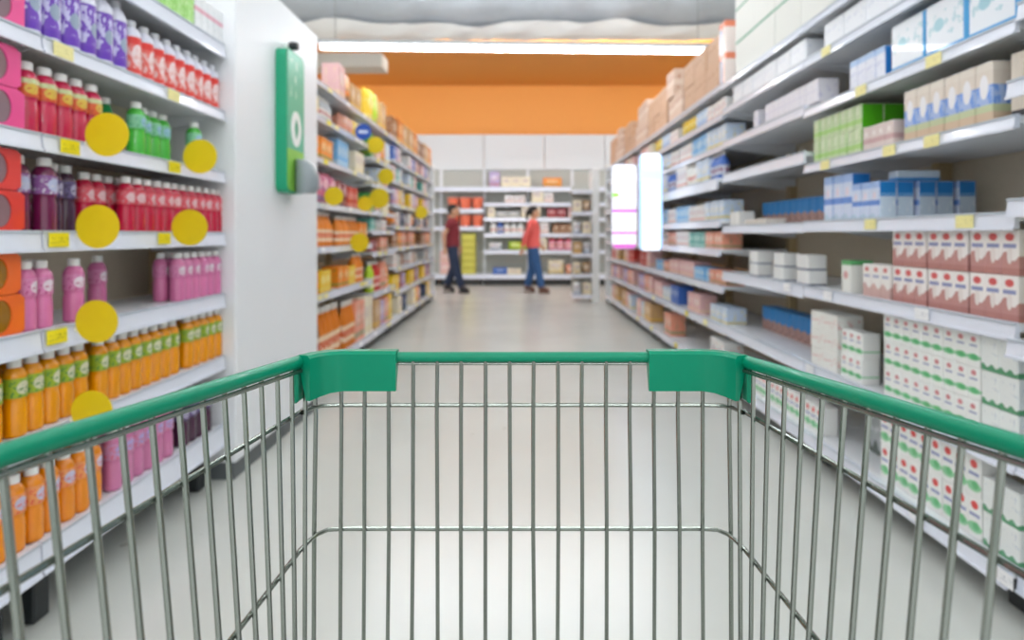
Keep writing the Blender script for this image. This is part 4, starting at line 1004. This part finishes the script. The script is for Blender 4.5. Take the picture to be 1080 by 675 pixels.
    # hair
    b = MB()
    b.rings([(-.005, 0, 1.49, .07, .066), (-.012, 0, 1.54, .09, .078), (.0, 0, 1.59, .106, .084), (.005, 0, 1.635, .095, .074), (.005, 0, 1.665, .055, .045)], 18)
    if hair_long: b.tube([(-.06, 0, 1.58), (-.10, 0, 1.55), (-.115, 0, 1.47), (-.105, 0, 1.39)], [.04, .04, .035, .014], 10)
    remeshed('hair', b, hairm, root, .01, 2)
    for s in (-1, 1):
        MB().lathe([(.002, -.008), (.008, -.005), (.01, 0), (.008, .005), (.002, .008)], 10, .108, s*.03, 1.535).build('eye', mat('eye_dark', '1a1412', .2), root, smooth=True)
        MB().tube([(.112, s*.018, 1.556), (.112, s*.03, 1.56), (.104, s*.044, 1.556)], .004, 6).build('eyebrow', hairm, root)
    tag(root, label, 'person')
def px(x, Y): return (x-547)*Y/F
YP = 11.55
person(px(477, YP), YP, 'person in a maroon short-sleeved shirt and dark jeans walking to the right', '7e2832', '25324c', '2a2628', 'short',
       [((0, -.09, .86), (.08, -.1, .49), (.185, -.1, .10), (.31, -.1, .045)), ((0, .09, .86), (.02, .1, .47), (-.12, .1, .12), (.01, .1, .045))],
       [((0, -.185, 1.335), (-.13, -.215, 1.09), (-.12, -.20, .86)), ((0, .185, 1.335), (.03, .22, 1.07), (.10, .2, .88))], 1.0, False)
person(px(562, YP), YP, 'person in a coral long-sleeved shirt and blue jeans walking to the right', 'e2635e', '2f5686', '6a4a3c', 'long',
       [((0, -.09, .86), (.09, -.1, .49), (.16, -.1, .10), (.29, -.1, .045)), ((0, .09, .86), (-.01, .1, .47), (-.11, .1, .11), (.02, .1, .045))],
       [((0, -.185, 1.335), (-.14, -.215, 1.10), (-.2, -.20, .87)), ((0, .185, 1.335), (.02, .22, 1.07), (.14, .19, .92))], .98, True)
# ------------------------------------------------------------ shopping cart
def cart():
    R0 = Vector((.004, .2, 0))
    root = empty('shopping_cart', R0)
    green = mat('cart_green_plastic', '008a68', .34, var=.03, coat=.1)
    green.node_tree.nodes['Principled BSDF'].inputs['Specular IOR Level'].default_value = .3
    steel = mat('cart_chrome_wire', '8b918a', .22, metal=.92, var=.06, scale=40)
    def P(x, y, h): return Vector((x, y, CAMZ-h))-Vector((0, R0.y, 0))
    def side_top(k):
        y = .6368-.0258*k; s = .65-y
        x = min(.222+s*.175, .282)
        return x, y, .131-.0125*min(s/.32, 1.3)
    def side_at(k, h):
        xt, yt, ht = side_top(k)
        t = (h-ht)/(.31-ht)
        yr_ = .605-.0262*min(k, 13)-.0258*max(0, k-13); xr = .2137+.0011*min(k, 13)
        return (xt+(xr-xt)*t, yt+(yr_-yt)*t, h)
    HB = .49
    NS = 27
    # front wires
    fx = [(-.1915+.02543*i) for i in range(16)]
    for i, x in enumerate(fx):
        j = [rnd.uniform(-.0009, .0009) for _ in range(3)]
        pts = [P(x, .650, .128), P(x+j[0], .649, .19), P(x*.996+j[1], .645, .31), P(x*.99+j[2], .640, .42), P(x*.985, .632, HB)]
        MB().tube(pts, .00215, 8).build('front_wire', steel, root, smooth=True)
    # corner and side wires
    for s in (-1, 1):
        pts = [P(s*.2185, .6465, .15), P(s*.2165, .6455, .19), P(s*.2155, .637, .31), P(s*.213, .628, HB)]
        MB().tube(pts, .0024, 8).build('corner_wire', steel, root, smooth=True)
        for k in range(NS):
            hs = [side_top(k)[2]+.002, .19, .31, HB]
            j = rnd.uniform(-.0006, .0006)
            pts = [P(s*a, b+j, h) for a, b, h in (side_at(k, q) for q in hs)]
            MB().tube(pts, .00225, 8).build('side_wire', steel, root, smooth=True)
    # rings: U-shaped horizontal wires on the outside
    for h, yf, rad in ((.181, .6525, .0023), (.31, .6485, .0023)):
        pts = []
        for s in (-1, 1):
            seq = [side_at(k, h) for k in range(NS-1, -1, -1)]
            q = [P(s*(a+.0045), b, h) for a, b, _ in seq]
            cx = seq[-1][0]+.0045
            arc = [P(s*(cx-.002), yf-.028, h), P(s*(cx-.006), yf-.012, h), P(s*(cx-.014), yf-.002, h), P(s*(cx-.03), yf, h)]
            q += arc
            pts += q if s == -1 else q[::-1]
        MB().tube(pts, rad, 8).build('ring_wire', steel, root, smooth=True)
    # rim: wire under the green sleeve, then the sleeves themselves
    rimL = []
    for s in (-1, 1):
        seq = [side_top(k) for k in (NS, 24, 20, 16, 12, 8, 4, 1, 0)]
        q = [P(s*(a+.001), b, h-.0005) for a, b, h in seq]
        MB().tube(q, [.0066]*len(q), 14).build('side_rim', green, root, smooth=True)
        q2 = [p+Vector((-s*.004, 0, -.0085)) for p in q]
        MB().tube(q2, .0022, 8).build('rim_wire', steel, root, smooth=True)
    MB().tube([P(-.2, .652, .130), P(0, .652, .130), P(.2, .652, .130)], .0056, 14).build('front_rim', green, root, smooth=True)
    MB().tube([P(-.2, .6495, .1368), P(.02, .65, .1368), P(.2, .6495, .1368)], .0015, 8).build('rim_wire', steel, root, smooth=True)
    # corner brackets
    for s in (-1, 1):
        path = [(.132, .6415), (.16, .6415), (.188, .6415), (.199, .6385), (.2075, .6305), (.2135, .618)]
        n = len(path); vs = []; fs = []; m = 6
        for i, (x, y) in enumerate(path):
            t = (Vector(path[min(i+1, n-1)])-Vector(path[max(i-1, 0)])).normalized(); nn = Vector((-t.y, t.x))
            low = .1635+(0, 0, 0, .0012, .003, .004)[i]; top = .1222
            for dx, h in ((0, low), (0, top+.003), (.003, top), (.015, top), (.018, top+.003), (.005, low)):
                vs.append(P(s*(x+nn.x*dx), y+nn.y*dx, h))
        for i in range(n-1):
            for k in range(m):
                l = (k+1) % m; fs.append((i*m+k, i*m+l, (i+1)*m+l, (i+1)*m+k))
        fs.append(tuple(range(m))); fs.append(tuple(range((n-1)*m, n*m)))
        MB().add(vs, fs).build('corner_bracket', green, root, smooth=True)
        # side cheek of the bracket, beyond the gap
        xt, yt, ht = side_top(0)
        q = MB().box(s*(xt+.001), s*(xt+.008), yt-.02-R0.y, yt+.012-R0.y, CAMZ-.170, CAMZ-.126, .002)
        q.build('bracket_cheek', green, root)
    # basket floor, rear gate, handle and chassis
    yf, yrr = .632, side_at(NS-1, HB)[1]
    for i in range(13):
        y = yrr+(yf-yrr)*i/12
        MB().tube([P(-.21, y, HB), P(.21, y, HB)], .0024, 6).build('floor_wire', steel, root)
    for x in (-.2, -.1, 0, .1, .2): MB().tube([P(x, yrr, HB+.004), P(x, yf, HB+.004)], .0028, 6).build('floor_bar', steel, root)
    xt, yt, ht = side_top(NS)
    for i in range(11):
        x = -.25+.05*i; MB().tube([P(x*.8, yrr, HB), P(x, yt, ht)], .0024, 6).build('gate_wire', steel, root)
    MB().tube([P(-.285, yt-.02, ht-.02), P(.285, yt-.02, ht-.02)], .014, 14).build('push_handle', green, root, smooth=True)
    for s in (-1, 1):
        MB().tube([P(s*.285, yt-.02, ht-.02), P(s*.27, yt+.05, .5), P(s*.24, yt+.02, .92), P(s*.2, yf-.02, .95)], .012, 10).build('chassis_tube', steel, root, smooth=True)
        for y in (yt+.02, yf-.04):
            fk = MB().tube([P(s*.215, y, .94), P(s*.215, y, 1.0)], .012, 8)
            fk.box(s*.215-.022, s*.215-.018, y-R0.y-.012, y-R0.y+.012, .05, .115); fk.box(s*.215+.018, s*.215+.022, y-R0.y-.012, y-R0.y+.012, .05, .115); fk.box(s*.215-.022, s*.215+.022, y-R0.y-.012, y-R0.y+.012, .108, .115)
            fk = fk.build('caster_fork', steel, root)
            MB().tube([(s*.215-.014, y-R0.y, .055), (s*.215+.014, y-R0.y, .055)], .0545, 20).build('wheel', darkm, root, smooth=True)
    tag(root, 'chrome wire shopping cart with green plastic rim in the foreground', 'shopping cart')
cart()
